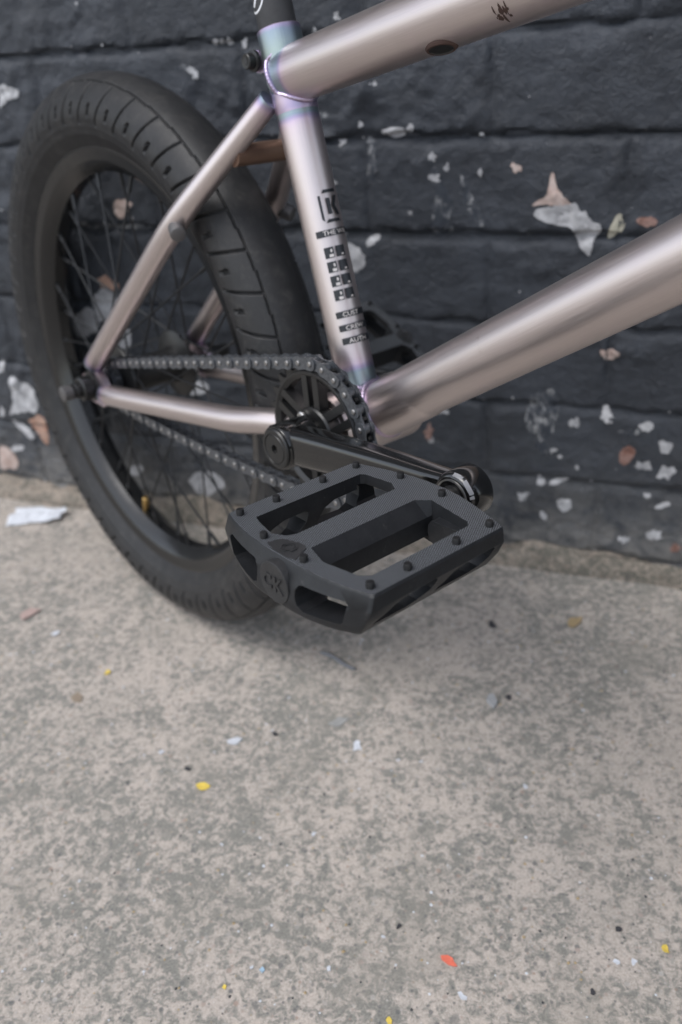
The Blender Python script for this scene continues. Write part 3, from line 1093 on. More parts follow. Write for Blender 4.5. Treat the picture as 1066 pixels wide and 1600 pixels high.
for poly in ([(0, 2.6), (1.6, 1.0), (1.6, 17), (0, 17)], [(2.4, 0), (13.5, 0), (12.0, 2.0), (4.0, 2.0)], [(3.0, 18.2), (13.5, 18.2), (13.5, 20.2), (4.5, 20.2)],
             [(5.0, 5), (7.6, 5), (7.6, 15), (5.0, 15)], [(8.6, 10), (11.2, 4), (13.8, 4), (10.8, 10)], [(8.6, 10), (10.8, 10), (13.8, 16), (11.2, 16)]):
    curved(kd, ST0, STD, SE, RD, [kp(poly)])
bobj('letter_decal', kd, M_ink, frame, 0)
WORDS = [(85.9, 90.3, 25, 'THE WB'), (31.2, 35.6, 29, 'CUST'), (22.0, 26.4, 29.5, 'CREW'), (12.9, 17.4, 30, 'AUTH')]
for s0, s1, a0, txt in WORDS:
    db = MB()
    curved(db, ST0, STD, SE, RD, [rect(a0, 125, s0, s1)])
    Vt, Ft = text_polys(txt, (s1 - s0) * 0.70)
    w_ = Vt[:, 0].max() - Vt[:, 0].min()
    st_ = (a0 + 20) * DEG
    P = on_tube(ST0, STD, SE, RD + 0.12, [((x * 1.15 + w_ * 1.15 / 2) + st_, y + (s0 + s1) / 2) for x, y, _ in Vt])
    db.add(P, Ft, mi=1)
    bobj('text_decal', db, [M_ink, M_tan], frame, 0)
for row in range(4):
    for cl_ in range(2):
        qb = MB()
        s1 = 79.0 - row * 9.55
        a0 = 37 + cl_ * 33
        curved(qb, ST0, STD, SE, RD, [rect(a0, a0 + 27, s1 - 7.2, s1)])
        curved(qb, ST0, STD, SE, RD + 0.10, [rect(a0 + 13, a0 + 25, s1 - 6.6, s1 - 4.7), rect(a0 + 18, a0 + 23, s1 - 3.4, s1 - 1.4)] if cl_ == 0 else [rect(a0 + 15, a0 + 22, s1 - 6.4, s1 - 5.2)], mi=1)
        bobj('square_decal', qb, [M_ink, M_tan], frame, 0)

# ---- seat post, clamp bolt, saddle
sp_ = MB()
sp_.tube([ST0 + STD * a for a in (150, 200, 260, 330)], 12.7, 40)
post = bobj('seat_post', sp_, M_post, bike)
eb = MB()
o_ = ST0 + STD * 243.5
ring = []
for k in range(40):
    t0, t1 = 2 * math.pi * k / 40, 2 * math.pi * (k + 1) / 40
    curved(eb, o_, STD, SE, 12.82, [[(R_ * math.cos(t) - 2.2, R_ * math.sin(t) * 1.25 - 1.5) for R_, t in ((8.6, t0), (9.7, t0), (9.7, t1), (8.6, t1))]])
Vt, Ft = text_polys('9', 13.0)
eb.add(on_tube(o_, STD, SE, 12.82, [(x * 1.1 - 2.4, y - 3.4) for x, y, _ in Vt]), Ft)
bobj('round_emblem', eb, M_wht, post, 0)
cc = np.array([-81.5, 0, 234.8])
cbm = MB()
cbm.lathe([(2.6, -17.6), (4.2, -17.8), (4.9, -17.2), (4.9, -12.4), (5.2, -12.2), (6.6, -12.0), (6.6, -9.6), (3.0, -9.4), (3.0, 9.4), (5.6, 9.6), (5.6, 14.0), (4.5, 14.6)], cc, 24)
ears = MB()
for y in (-5.6, 5.6):
    ears.lathe([(6.0, y - 3.6), (6.6, y - 3.2), (6.6, y + 3.2), (6.0, y + 3.6)], cc, 24)
    ears.box(cc + [5, y, -1.0], (5.5, 3.3, 6.2))
ears.heat = [.6] * len(ears.v)
bobj('clamp_lug', ears, M_raw, frame)
clamp = bobj('clamp_bolt', cbm, M_blk, bike)
hx = MB()
hx.lathe([(2.5, 0), (2.5, .15)], cc + [0, -17.85, 0], 6)
bobj('hex_socket', hx, M_ink, clamp, 0)

sd_ = MB()
sc_ = ST0 + STD * 338
rows = []
for x, w, z, th_ in ((-95, 10, 22, 6), (-90, 52, 24, 16), (-60, 66, 20, 24), (-20, 56, 12, 26), (20, 36, 8, 26), (70, 22, 10, 24), (120, 17, 16, 20), (138, 8, 14, 8)):
    rows.append([(sc_[0] + x, w * math.cos(t) * (1 if abs(math.cos(t)) < .99 else 1), sc_[2] + z + th_ * .5 * math.sin(t)) for t in np.linspace(0, 2 * np.pi, 20, endpoint=False)])
sd_.add([p for r in rows for p in r], [(i * 20 + j, i * 20 + (j + 1) % 20, (i + 1) * 20 + (j + 1) % 20, (i + 1) * 20 + j) for i in range(7) for j in range(20)] + [tuple(range(20)), tuple(range(140, 160))])
bobj('saddle', sd_, M_post, bike, 60)


# ---- wheels (modelled about their own axle, in mm, then placed)
def local(name, mb, mat, parent, smooth=35, loc=None, data=None):
    o = link(name, data or mb.mesh(name, mats_of(mat), smooth, None, 0.001), parent)
    if loc is not None:
        o.location = loc
    return o


def tyre_mesh():
    NB = 48
    nth, step = NB * 58, 360.0 / (NB * 58)
    al = np.r_[np.linspace(-132, -92, 14), np.r_[np.linspace(-90, -70, 14)[:-1], np.linspace(-70, -44, 14)[:-1], np.linspace(-44, -28, 36)[:-1], np.linspace(-28, 28, 16)[:-1], np.linspace(28, 44, 36)[:-1], np.linspace(44, 70, 14)[:-1], np.linspace(70, 90, 22)], np.linspace(92, 132, 14)]
    th = np.arange(nth) * step
    A, T = np.meshgrid(np.radians(al), np.radians(th), indexing='ij')
    ad, td = np.degrees(A), np.degrees(T)
    sgn = np.sign(ad)
    aa = np.abs(ad)
    P = 360.0 / NB
    ph = np.where(sgn >= 0, 2.7, 2.7 + P / 2)
    shift = np.clip((aa - 36) / 50.0, 0, 1.3) ** 1.3 * 2.6            # the slanting of the grooves
    d = np.mod(td - ph - shift + P / 2, P) - P / 2                    # degrees from the nearest cross groove
    rr = RC + RT * np.cos(A)
    dmm = np.radians(d) * rr
    g = np.zeros_like(dmm)

    def dip(x, w):
        return np.clip(1 - (np.abs(x) / w) ** 2, 0, 1) ** 0.6
    cross = dip(dmm, 1.35) * ((aa > 36) & (aa < 103))
    # long groove, stepping a little at each block
    arc = (aa - 36.0) * math.pi / 180 * RT
    arc1 = arc + (d / P) * 1.0
    circ = dip(arc1, 1.05)
    d2 = np.mod(td - ph - shift, P) - P / 2
    sm = np.radians(d2) * rr
    sipe = dip(sm + (aa - 82) * 0.10, 2.1) * ((aa > 72) & (aa < 92))
    sipe = np.maximum(sipe, dip((aa - 78) * .55, 1.0) * ((np.abs(sm - 1.4) < 1.8)))
    depth = np.maximum(np.maximum(cross * (2.2 + 2.4 * np.clip((aa - 58) / 30, 0, 1)), circ * 2.0), sipe * 3.6)
    # bead line and lettering band low on the side wall
    bead = np.exp(-((aa - 121) / 1.6) ** 2) * 0.9 + np.exp(-((aa - 108) / 1.2) ** 2) * 0.5
    shoulder = -0.5 / (1 + np.exp(-(aa - 98) / 1.2))
    R_ = RT - depth + bead + shoulder
    rad = RC + R_ * np.cos(A)
    yy = R_ * np.sin(A)
    rad = np.vstack([np.full((1, nth), 208.0), np.full((1, nth), 211.5), rad, np.full((1, nth), 211.5), np.full((1, nth), 208.0)])
    yy = np.vstack([np.full((1, nth), -17.3), np.full((1, nth), -20.6), yy, np.full((1, nth), 20.6), np.full((1, nth), 17.3)])
    T = np.vstack([T[:2], T, T[:2]])
    al = np.r_[0, 0, al, 0, 0]
    V = np.stack([rad * np.cos(T), -yy, rad * np.sin(T)], -1)          # -Y is the drive side
    na = len(al)
    I = np.arange(na - 1)[:, None] * nth
    J = np.arange(nth)[None, :]
    a0 = (I + J).ravel()
    a1 = (I + (J + 1) % nth).ravel()
    F = np.stack([a0, a1, a1 + nth, a0 + nth], -1)
    me = bpy.data.meshes.new('tyre')
    V = V.reshape(-1, 3) / 1000
    me.vertices.add(len(V))
    me.vertices.foreach_set('co', V.ravel())
    me.loops.add(F.size)
    me.loops.foreach_set('vertex_index', F.ravel().astype(np.int32))
    me.polygons.add(len(F))
    me.polygons.foreach_set('loop_start', np.arange(0, F.size, 4, dtype=np.int32))
    me.update(calc_edges=True)
    me.validate()
    me.shade_smooth()
    me.materials.append(M_tyre.m)
    return me


TYRE = tyre_mesh()
rimb = MB()
prof = [(209.5, 18.4), (210, 17.4), (209.5, 16.2), (203, 15.8), (200, 12), (200, -12), (203, -15.8), (209.5, -16.2), (210, -17.4), (209.5, -18.4), (206, -18.6), (204.5, -17.8), (199, -17.7), (196.5, -16.6), (190, -9), (187, -5.5), (187, 5.5), (190, 9), (196.5, 16.6), (199, 17.7), (204.5, 17.8), (206, 18.6)]
rimb.lathe(prof, (0, 0, 0), 144, closed=True)
RIM = rimb.mesh('rim', [M_rim.m], 40, None, 0.001)
hubb = MB()
hubb.lathe([(9, -38), (14, -36), (33, -34), (34, -32.5), (34, -30.5), (32, -29.5), (19, -27), (16.5, -20), (16.5, 20), (19, 27), (32, 29.5), (34, 30.5), (34, 32.5), (33, 34), (14, 36), (9, 50)], (0, 0, 0), 40)
HUB = hubb.mesh('hub', [M_blk.m], 35, None, 0.001)


def spoke_mesh():
    mb = MB()
    mb.tube([(0, 0, 0), (0, 0, 0.5), (0, 0, 1)], 1.0, 8)
    return mb


def spoke_data(i):
    a = 2 * math.pi * i / 36
    s = -1 if i % 2 == 0 else 1
    dirn = 1 if (i // 2) % 2 == 0 else -1
    ha = a + dirn * math.radians(62)
    p0 = np.array([31 * math.cos(ha), s * 31.5, 31 * math.sin(ha)])
    p1 = np.array([188 * math.cos(a), s * 3.0, 188 * math.sin(a)])
    mb = MB()
    q = unit(p1 - p0)
    L = np.linalg.norm(p1 - p0)
    mb.tube([p0 - q * 2, p0 + q * (L - 16), p0 + q * (L - 15.5), p0 + q * (L + 2)], [1.0, 1.0, 1.9, 1.9], 8)
    return mb


SPOKES = [spoke_data(i).mesh('spoke', [M_spoke.m], 50, None, 0.001) for i in range(36)]
valb = MB()
va = math.atan2(-198.4 - AX[2], -382.6 - AX[0])
vd = np.array([math.cos(va), 0, math.sin(va)])
valb.tube([vd * r for r in (188, 180, 179.5, 170, 169)], [2.9, 2.9, 3.9, 3.9, 3.0], 14)


def wheel(name, axle):
    p = (np.array(axle) - G) / 1000
    w = local(name, None, None, bike, loc=p, data=RIM)
    local('tyre', None, None, w, data=TYRE)
    local('hub', None, None, w, data=HUB)
    for me in SPOKES:
        local('spoke', None, None, w, data=me)
    local('valve_stem', valb, M_brass, w)
    return w


rear = wheel('rear_wheel', AX)


def cog_poly(N, R, roll=3.9, tip=3.0):
    out = []
    st = 2 * math.pi / N
    for k in range(N):
        for f, r in ((0, R - roll), (0.16, R - roll * .82), (0.30, R - 0.6), (0.42, R + tip), (0.58, R + tip), (0.70, R - .6), (0.84, R - roll * .82)):
            out.append((k * st + f * st, r))
    return out


cg = MB()
cg.prism([(r * math.cos(t), r * math.sin(t)) for t, r in cog_poly(9, 18.57)], YC - 1.4, YC + 1.4)
cg.lathe([(15, YC - 4), (15, YC + 6)], (0, 0, 0), 30)
local('cog', cg, M_link, rear)
axb = MB()
axb.lathe([(6.2, -93), (7.0, -92), (7.0, -80.5), (7.6, -80), (7.6, 80), (7.0, 80.5), (7.0, 92), (6.2, 93)], (0, 0, 0), 24)
axl = local('axle', axb, M_blk, rear, 30)
for s in (-1, 1):
    nb_ = MB()
    nb_.lathe([(7.7, s * 60.8), (14.5, s * 61.0), (14.5, s * 63.2), (11.5, s * 63.5), (11.6, s * 64.4), (11.6, s * 74), (10.0, s * 75.2), (7.7, s * 75.2)], (0, 0, 0), 30)
    local('axle_nut', nb_, M_blk, rear, 30)
ks = MB()
ks.lathe([(7.05, -84), (7.3, -84.2), (7.3, -92.6), (6.2, -93.2), (0.01, -93.2)], (0, 0, 0), 24)
local('axle_tip', ks, M_dull, rear)

# ---- front end: outside the picture, built so that the bicycle is whole
FA = np.array([618.0, 0, -42.0])
front = wheel('front_wheel', FA)
fk = MB()
HD = unit(HT1 - HT0)
cr = HT0 - HD * 12
for s in (-1, 1):
    fk.tube([cr + [0, s * 10, 0], cr + [2, s * 44, -6], cr + [14, s * 54, -60], FA + [-14, s * 57, 60], FA + [0, s * 57, 0]], [13, 15, 15, 10, 8], 20)
fk.tube([cr - HD * 4, HT1 + HD * 30], 14, 24)
fk.lathe([(7, -70), (7, 70)], FA, 18)
bobj('fork', fk, M_blk, bike)
hbm = MB()
stc = HT1 + HD * 30 + np.array([45, 0, 12])
hbm.box(stc + [-26, 0, -4], (40, 25, 19))
grip = []
for s in (-1, 1):
    hbm.tube([stc + [0, 0, 0], stc + [0, s * 70, 0], stc + [-14, s * 200, 150], stc + [-24, s * 230, 205], stc + [-34, s * 290, 212], stc + [-56, s * 370, 214]], 11, 18)
hbm.tube([stc + [-11, -175, 120], stc + [-11, 175, 120]], 9, 18)
bobj('handlebar', hbm, M_blk, bike)
for s in (-1, 1):
    gp = MB()
    gp.tube([stc + [-34, s * 255, 212], stc + [-56, s * 372, 214]], 15, 24)
    bobj('grip', gp, M_tyre, bike)

# ---- sprocket
NT, PITCH = 25, 12.7
R1 = PITCH / 2 / math.sin(math.pi / NT)
R2 = PITCH / 2 / math.sin(math.pi / 9)
PHI = 1.565
sk_ = MB()
teeth = [(r * math.cos(PHI + t), r * math.sin(PHI + t)) for t, r in cog_poly(NT, R1)]
nt_ = len(teeth)
inn = [(41.5 * math.cos(PHI + 2 * math.pi * k / nt_), 41.5 * math.sin(PHI + 2 * math.pi * k / nt_)) for k in range(nt_)]
y0, y1 = YC - 1.5, YC + 1.5
V = [(x, y0, z) for x, z in teeth] + [(x, y1, z) for x, z in teeth] + [(x, y0, z) for x, z in inn] + [(x, y1, z) for x, z in inn]
F = []
for k in range(nt_):
    q = (k + 1) % nt_
    F += [(k, q, nt_ + q, nt_ + k), (k, 2 * nt_ + k, 2 * nt_ + q, q), (nt_ + k, nt_ + q, 3 * nt_ + q, 3 * nt_ + k)]
sk_.add(V, F)
sk_.lathe([(40.2, -38.2), (45.2, -38.2), (45.8, -39.2), (45.8, -46.4), (45.0, -48.2), (43.4, -48.2), (40.2, -46.0)], (0, 0, 0), 120, closed=True)
sk_.lathe([(11.5, -38), (19.5, -38), (20, -39), (20, -48), (19, -49.5), (11.5, -49.5)], (0, 0, 0), 48, closed=True)
for k in range(6):
    a = math.radians(93 + 60 * k)
    for s in (-1, 1):
        c_, n_ = np.array([math.cos(a), 0, math.sin(a)]), np.array([-math.sin(a), 0, math.cos(a)])
        R_ = np.stack([c_, [0, 1, 0], n_], 1)
        sk_.box(c_ * 31 + n_ * s * 5.6 + [0, YC - .3, 0], (12.2, 4.0, 2.9), R_)
    b = a + math.radians(30)
sprocket = bobj('sprocket', sk_, M_sprk, bike, 30)
bt = MB()
q_ = np.array([14.5 * math.cos(2.2), -49.5, 14.5 * math.sin(2.2)])
bt.lathe([(3.6, 0), (4.2, -.8), (4.2, -2.4), (3.4, -3)], q_, 18)
bobj('sprocket_bolt', bt, M_steel, sprocket)

# ---- chain
c2 = np.array([AX[0], AX[2]])
dist = float(np.linalg.norm(c2))
base_a = math.atan2(c2[1], c2[0])
off_a = math.acos((R1 - R2) / dist)
a_up, a_dn = base_a - off_a, base_a + off_a
a_up, a_dn = sorted([a_up % (2 * math.pi), a_dn % (2 * math.pi)])
up1, up2 = R1 * np.array([math.cos(a_up), math.sin(a_up)]), c2 + R2 * np.array([math.cos(a_up), math.sin(a_up)])
dn1, dn2 = R1 * np.array([math.cos(a_dn), math.sin(a_dn)]), c2 + R2 * np.array([math.cos(a_dn), math.sin(a_dn)])
Lrun = float(np.linalg.norm(up2 - up1))
arc2, arc1 = R2 * (a_dn - a_up), R1 * (2 * math.pi - (a_dn - a_up))
TOT = Lrun + arc2 + Lrun + arc1
NL = 2 * round(TOT / PITCH / 2)


def chain_pt(s):
    s %= TOT
    if s < Lrun:
        return up1 + (up2 - up1) * s / Lrun
    s -= Lrun
    if s < arc2:
        a = a_up + s / R2
        return c2 + R2 * np.array([math.cos(a), math.sin(a)])
    s -= arc2
    if s < Lrun:
        t = s / Lrun
        p = dn2 + (dn1 - dn2) * t
        return p + np.array([0, -5.0 * 4 * t * (1 - t)])      # the slack run sags
    s -= Lrun
    a = a_dn + s / R1
    return R1 * np.array([math.cos(a), math.sin(a)])


s0 = -R1 * (((PHI - a_up + math.pi) % (2 * math.pi)) - math.pi) * -1
s0 = R1 * (PHI - a_up)
pins = [chain_pt(s0 + TOT * k / NL) for k in range(NL)]


def plate(mb, y, hw=0.6, half=PITCH / 2, r=4.9, waist=3.9):
    pts = []
    for t in np.linspace(-0.62 * math.pi, 0.62 * math.pi, 11):
        pts.append((half + r * math.cos(t), r * math.sin(t)))
    pts += [(0, waist)]
    for t in np.linspace(0.38 * math.pi, 1.62 * math.pi, 11):
        pts.append((-half + r * math.cos(t), r * math.sin(t)))
    pts += [(0, -waist)]
    mb.prism(pts, y - hw, y + hw)


lo = MB()
for s in (-1, 1):
    plate(lo, s * 4.0)
for x in (-PITCH / 2, PITCH / 2):
    lo.lathe([(1.4, -5.6), (1.9, -5.2), (1.9, 5.2), (1.4, 5.6)], (x, 0, 0), 14, mi=1)
OUTER = lo.mesh('chain_link', [M_link.m, M_pinh.m], 30, None, 0.001)
li_ = MB()
for s in (-1, 1):
    plate(li_, s * 2.75, r=4.7, waist=3.7)
INNER = li_.mesh('chain_link', [M_link.m, M_pinh.m], 30, None, 0.001)
rl = MB()
for p in pins:
    rl.lathe([(3.7, YC - 2.1), (3.85, YC - 1.8), (3.85, YC + 1.8), (3.7, YC + 2.1)], (p[0], 0, p[1]), 14)
chain = bobj('chain', rl, M_link, bike)
for k in range(NL):
    p, q = pins[k], pins[(k + 1) % NL]
    mid = (p + q) / 2
    ang = math.atan2(q[1] - p[1], q[0] - p[0])
    o = link('chain_link', OUTER if k % 2 == 0 else INNER, chain)
    o.location = (np.array([mid[0], YC, mid[1]]) - G) / 1000
    o.rotation_euler = (0, -ang, 0)


# ---- cranks and pedals, each built in its own axes (mm) and placed by a matrix
def place(R, t):
    m4 = Matrix.Identity(4)
    for i in range(3):
        for j in range(3):
            m4[i][j] = R[i][j]
        m4[i][3] = t[i] / 1000
    return m4


def crank():
    mb = MB()
    secs = [(-6, -68, 9, 11), (4, -68, 11.2, 13.2), (20, -68.5, 11.3, 13.2), (50, -69.5, 11, 12.6), (85, -72, 10.4, 12.0), (120, -75, 9.4, 11.4), (145, -77.5, 8.6, 10.8), (163, -78.6, 8.2, 10.4)]
    sp = []
    for a, b in zip(secs[:-1], secs[1:]):
        for t in np.linspace(0, 1, 5, endpoint=False):
            sp.append(np.array(a) * (1 - t) + np.array(b) * t)
    sp.append(np.array(secs[-1], float))
    n = 40
    V = []
    for x, y, hy, hz in sp:
        for t in np.linspace(0, 2 * np.pi, n, endpoint=False):
            c, s = math.cos(t), math.sin(t)
            k = (abs(c) ** 3.4 + abs(s) ** 3.4) ** (-1 / 3.4)
            V.append((x, y + hy * c * k, hz * s * k))
    m = len(sp)
    mb.add(V, [(i * n + j, i * n + (j + 1) % n, (i + 1) * n + (j + 1) % n, (i + 1) * n + j) for i in range(m - 1) for j in range(n)] + [tuple(range(n))[::-1], tuple((m - 1) * n + j for j in range(n))])
    mb.lathe([(11, -53.5), (15.5, -54), (16.2, -55), (16.2, -79), (15.2, -80.6), (13, -80.8)], (0, 0, 0), 56)
    mb.lathe([(8, -69.6), (13, -69.8), (14, -71), (14, -85.2), (12.6, -87.6), (10.8, -88)], (167.8, 0, 0), 56)
    mb.lathe([(11.2, -30), (11.2, -54)], (0, 0, 0), 40)
    return mb.mesh('crank_arm', [M_crank.m], 50, None, 0.001)


CRANK = crank()


def cap_mesh():
    mb = MB()
    seg = 48
    V, F = [], []
    prof = [(14.2, -79), (14.2, -81.6), (13.4, -82.6), (11.2, -82.8), (10.9, -82.2), (10.2, -82.2), (9.8, -82.7), (5.2, -82.7)]
    th = np.linspace(0, 2 * np.pi, seg, endpoint=False)
    for r, y in prof:
        V += [(r * math.cos(t), y, r * math.sin(t)) for t in th]

    def hexr(t, r):
        return r / math.cos(((t + math.pi / 6) % (math.pi / 3)) - math.pi / 6)
    for y in (-82.7, -77):
        V += [(hexr(t, 3.0) * math.cos(t), y, hexr(t, 3.0) * math.sin(t)) for t in th]
    n = len(prof) + 2
    F = [(i * seg + j, i * seg + (j + 1) % seg, (i + 1) * seg + (j + 1) % seg, (i + 1) * seg + j) for i in range(n - 1) for j in range(seg)] + [tuple((n - 1) * seg + j for j in range(seg))]
    mb.add(V, F)
    return mb.mesh('crank_bolt', [M_blk.m], 30, None, 0.001)


CAP = cap_mesh()
rg = MB()
rg.lathe([(9.8, -87.9), (10.7, -88.0), (10.7, -88.7), (9.8, -88.8)], (167.8, 0, 0), 48, closed=True)
wb = MB()
_t = np.linspace(math.radians(-2), math.radians(88), 26)
for _i, (_a, _b) in enumerate(zip(_t[:-1], _t[1:])):
    if _i in (0, 1, 4, 15, 16, 24):
        continue
    _j = 0.5 * vnoise(np.array(_i * 0.4), np.array(0.3), 3)
    q_ = [(14.06, -85.3 + _j), (13.2, -86.75), (12.75, -87.5 + _j)]
    wb.add([(167.8 + r * math.cos(w), y, r * math.sin(w)) for w in (_a, _b) for r, y in q_], [(0, 1, 4, 3), (1, 2, 5, 4)])
M_scrape = Mat('scraped_paint', (0.19, 0.19, 0.20), 0.5, 0.2)
WORN = wb.mesh('worn_edge', [M_scrape.m], 0, None, 0.001)
RING = rg.mesh('washer', [M_steel.m], 30, None, 0.001)


def outline(ue, yoc, yob, yic, yib, ch=1.4):
    """closed plan of the pedal at one level: outboard edge left to right, inboard edge back"""
    out = []
    for s in np.linspace(-1, 1, 15):
        u = s * (ue - ch)
        out.append((u, yoc + (yob - yoc) * (1 - abs(s) ** 2.6)))
    out += [(ue, yoc + ch), (ue, yic - ch)]
    for s in np.linspace(1, -1, 15):
        u = s * (ue - ch)
        b = min(1.0, (1 - abs(s) ** 1.5) * 1.12)
        out.append((u, yic + (yib - yic) * b))
    out += [(-ue, yic - ch), (-ue, yoc + ch)]
    return out


def loft(levels):
    bm = bmesh.new()
    rings = [[bm.verts.new((x, y, z)) for x, y in pts] for z, pts in levels]
    n = len(rings[0])
    for a, b in zip(rings[:-1], rings[1:]):
        for i in range(n):
            bm.faces.new((a[i], a[(i + 1) % n], b[(i + 1) % n], b[i]))
    bm.faces.new(rings[0][::-1])
    bm.faces.new(rings[-1])
    bmesh.ops.recalc_face_normals(bm, faces=bm.faces[:])
    return bm


def bm_obj(bm, name='cutter'):
    me = bpy.data.meshes.new(name)
    bm.to_mesh(me)
    bm.free()
    o = bpy.data.objects.new(name, me)
    C.objects.link(o)
    return o


def prism_bm(poly, axis, a, b):
    """poly in the plane across the axis: axis 'y' takes (x,z), axis 'x' takes (y,z)"""
    bm = bmesh.new()
    mk = (lambda p, t: (p[0], t, p[1])) if axis == 'y' else (lambda p, t: (t, p[0], p[1]))
    A = [bm.verts.new(mk(p, a)) for p in poly]
    B = [bm.verts.new(mk(p, b)) for p in poly]
    n = len(poly)
    for i in range(n):
        bm.faces.new((A[i], A[(i + 1) % n], B[(i + 1) % n], B[i]))
    bm.faces.new(A[::-1])
    bm.faces.new(B)
    bmesh.ops.recalc_face_normals(bm, faces=bm.faces[:])
    return bm


def pedal_mesh():
    body = bm_obj(loft([(-11.6, outline(45.0, -196, -205.2, -111, -100)), (-9.5, outline(46.3, -196.8, -206.0, -110, -99)), (-3.5, outline(50.4, -197.6, -206.4, -109, -98.4)),
                        (4.0, outline(53.8, -197.2, -205.4, -109, -98.5)), (10.4, outline(53.4, -195.0, -202.0, -109.6, -99.0)), (11.6, outline(52.6, -194.0, -200.8, -110.2, -99.6))]), 'pedal')
    cuts = []
    # openings through the platform, with the sloping flank of the axle housing
    top = [(3.5, -186.8), (3.5, -119.7), (9.8, -113.8), (37.5, -118.2), (40.6, -121.0), (40.9, -183.5), (37.0, -187.6), (17.2, -191.0)]
    low = [(10.5, -184.0), (10.5, -117.7), (10.6, -114.2), (37.5, -118.4), (40.6, -121.0), (40.9, -183.5), (37.0, -187.6), (17.2, -190.6)]
    lo2 = [(11.3, -184.0), (11.3, -117.7), (11.4, -114.2), (36.8, -118.4), (38.2, -121.0), (38.4, -183.5), (36.0, -187.6), (17.2, -190.6)]
    lo3 = [(2.0, y) if u < 12 else (u, y) for u, y in lo2]
    cuts.append(loft([(-13, lo3), (-6.4, lo2), (3.5, low), (11.6, top), (12.6, top)]))
    bk = [(-39.4, -186.6), (-39.0, -118.4), (-37.0, -116.4), (-18.8, -114.0), (-12.6, -117.6), (-11.6, -183.4), (-13.6, -187.6), (-20.6, -191.4), (-34.0, -188.6)]
    cuts.append(loft([(-13, [(max(u, -37.6), y) for u, y in bk]), (12.6, bk)]))
    slot = [(14.0, -2.0), (14.2, 2.0), (16.2, 4.8), (18, 5.3), (42.0, 6.2), (43.6, 5.0), (40.4, -5.2), (38.6, -6.6), (18.6, -8.0), (15.2, -6.2)]
    for a, b in ((-212, -183), (-121, -92)):
        cuts.append(prism_bm(slot, 'y', a, b))
        cuts.append(prism_bm([(-u, z) for u, z in slot], 'y', a, b))
    s1 = [(-189.5, -8.0), (-188.0, -5.4), (-180.0, 0.8), (-171.0, 3.4), (-156.6, 3.7), (-154.6, 2.2), (-156.5, -2.4), (-163.0, -7.0), (-169.0, -8.8)]
    s2 = [(-151.5, -7.8), (-150.0, -5.0), (-144.0, 1.0), (-137.0, 3.4), (-117.4, 3.7), (-115.8, 2.2), (-117.6, -2.4), (-122.0, -7.2), (-128.0, -8.8)]
    for sl_ in (s1, s2):
        cuts.append(prism_bm(sl_, 'x', 37.0, 60.0))
        cuts.append(prism_bm(sl_, 'x', -60.0, -35.0))
    objs = []
    for k, bm in enumerate(cuts):
        o = bm_obj(bm)
        objs.append(o)
        md = body.modifiers.new('cut', 'BOOLEAN')
        md.operation, md.object, md.solver = 'DIFFERENCE', o, 'EXACT'
    bv = body.modifiers.new('round', 'BEVEL')
    bv.width, bv.segments, bv.limit_method, bv.angle_limit = 0.5, 2, 'ANGLE', math.radians(28)
    bv.use_clamp_overlap = True
    wn = body.modifiers.new('normals', 'WEIGHTED_NORMAL')
    wn.mode, wn.weight, wn.keep_sharp = 'FACE_AREA', 80, True
    body.data.shade_smooth()
    dg = bpy.context.evaluated_depsgraph_get()
    me = bpy.data.meshes.new_from_object(body.evaluated_get(dg))
    for o in objs + [body]:
        d = o.data
        bpy.data.objects.remove(o)
        bpy.data.meshes.remove(d)
    me.transform(Matrix.Scale(0.001, 4))
    me.materials.clear()
    me.materials.append(M_ped.m)
    me.name = 'pedal'
    return me


PEDAL = pedal_mesh()
pnb = MB()
pnb.lathe([(2.0, -0.3), (1.95, 2.7), (1.75, 3.0), (1.1, 3.05)], (0, 0, 0), 16)
# lathe turns about Y: swap so that the pin stands along Z
pnb.v = [(x, -z, y) for x, y, z in pnb.v]
PIN = pnb.mesh('pin', [M_pin.m], 40, None, 0.001)
PINS = [(-47.2, -113.6), (-46.2, -138), (-46.0, -169), (-47.2, -190.6), (-19.8, -196.3), (10.5, -196.6), (47.6, -190.4), (48.2, -168.7), (47.9, -137.4), (47.8, -114.4), (9.8, -106.4), (-20.2, -106.2)]
spb = MB()
spb.lathe([(7.0, -86), (7.0, -100), (9.5, -101), (9.5, -120)], (0, 0, 0), 32)
SPIN = spb.mesh('pedal_spindle', [M_blk.m], 35, None, 0.001)
ecb = MB()
ecb.lathe([(10.5, -200), (10.5, -206.55), (10.2, -206.75), (0.01, -206.75)], (0, 0, 0), 56)
ENDC = ecb.mesh('end_cap', [M_emb.m], 30, None, 0.001)
ltb = MB()
for ch, ox in (('C', -4.3), ('K', 4.1)):
    Vt, Ft = text_polys(ch, 7.8, 0.12, 0.02)
    zz = Vt[:, 2] - Vt[:, 2].min()
    zz = zz / max(zz.max(), 1e-6)
    ltb.add([(x * 0.92 + ox, -206.5 - 0.95 * z, y) for (x, y, _), z in zip(Vt, zz)], Ft)
LETT = ltb.mesh('raised_lettering', [M_emb.m], 30, None, 0.001)
pad = MB()
pp = [(-14.5, -198.2), (-13.0, -192.4), (-11.5, -190.8), (-2.0, -187.6), (1.0, -187.6), (2.8, -189.2), (7.6, -199.0), (0, -200.4), (-8, -199.9)]
pad.add([(x, y, 11.2) for x, y in pp] + [(x, y, 11.95) for x, y in pp], [tuple(range(9, 18))] + [(i, (i + 1) % 9, (i + 1) % 9 + 9, i + 9) for i in range(9)])


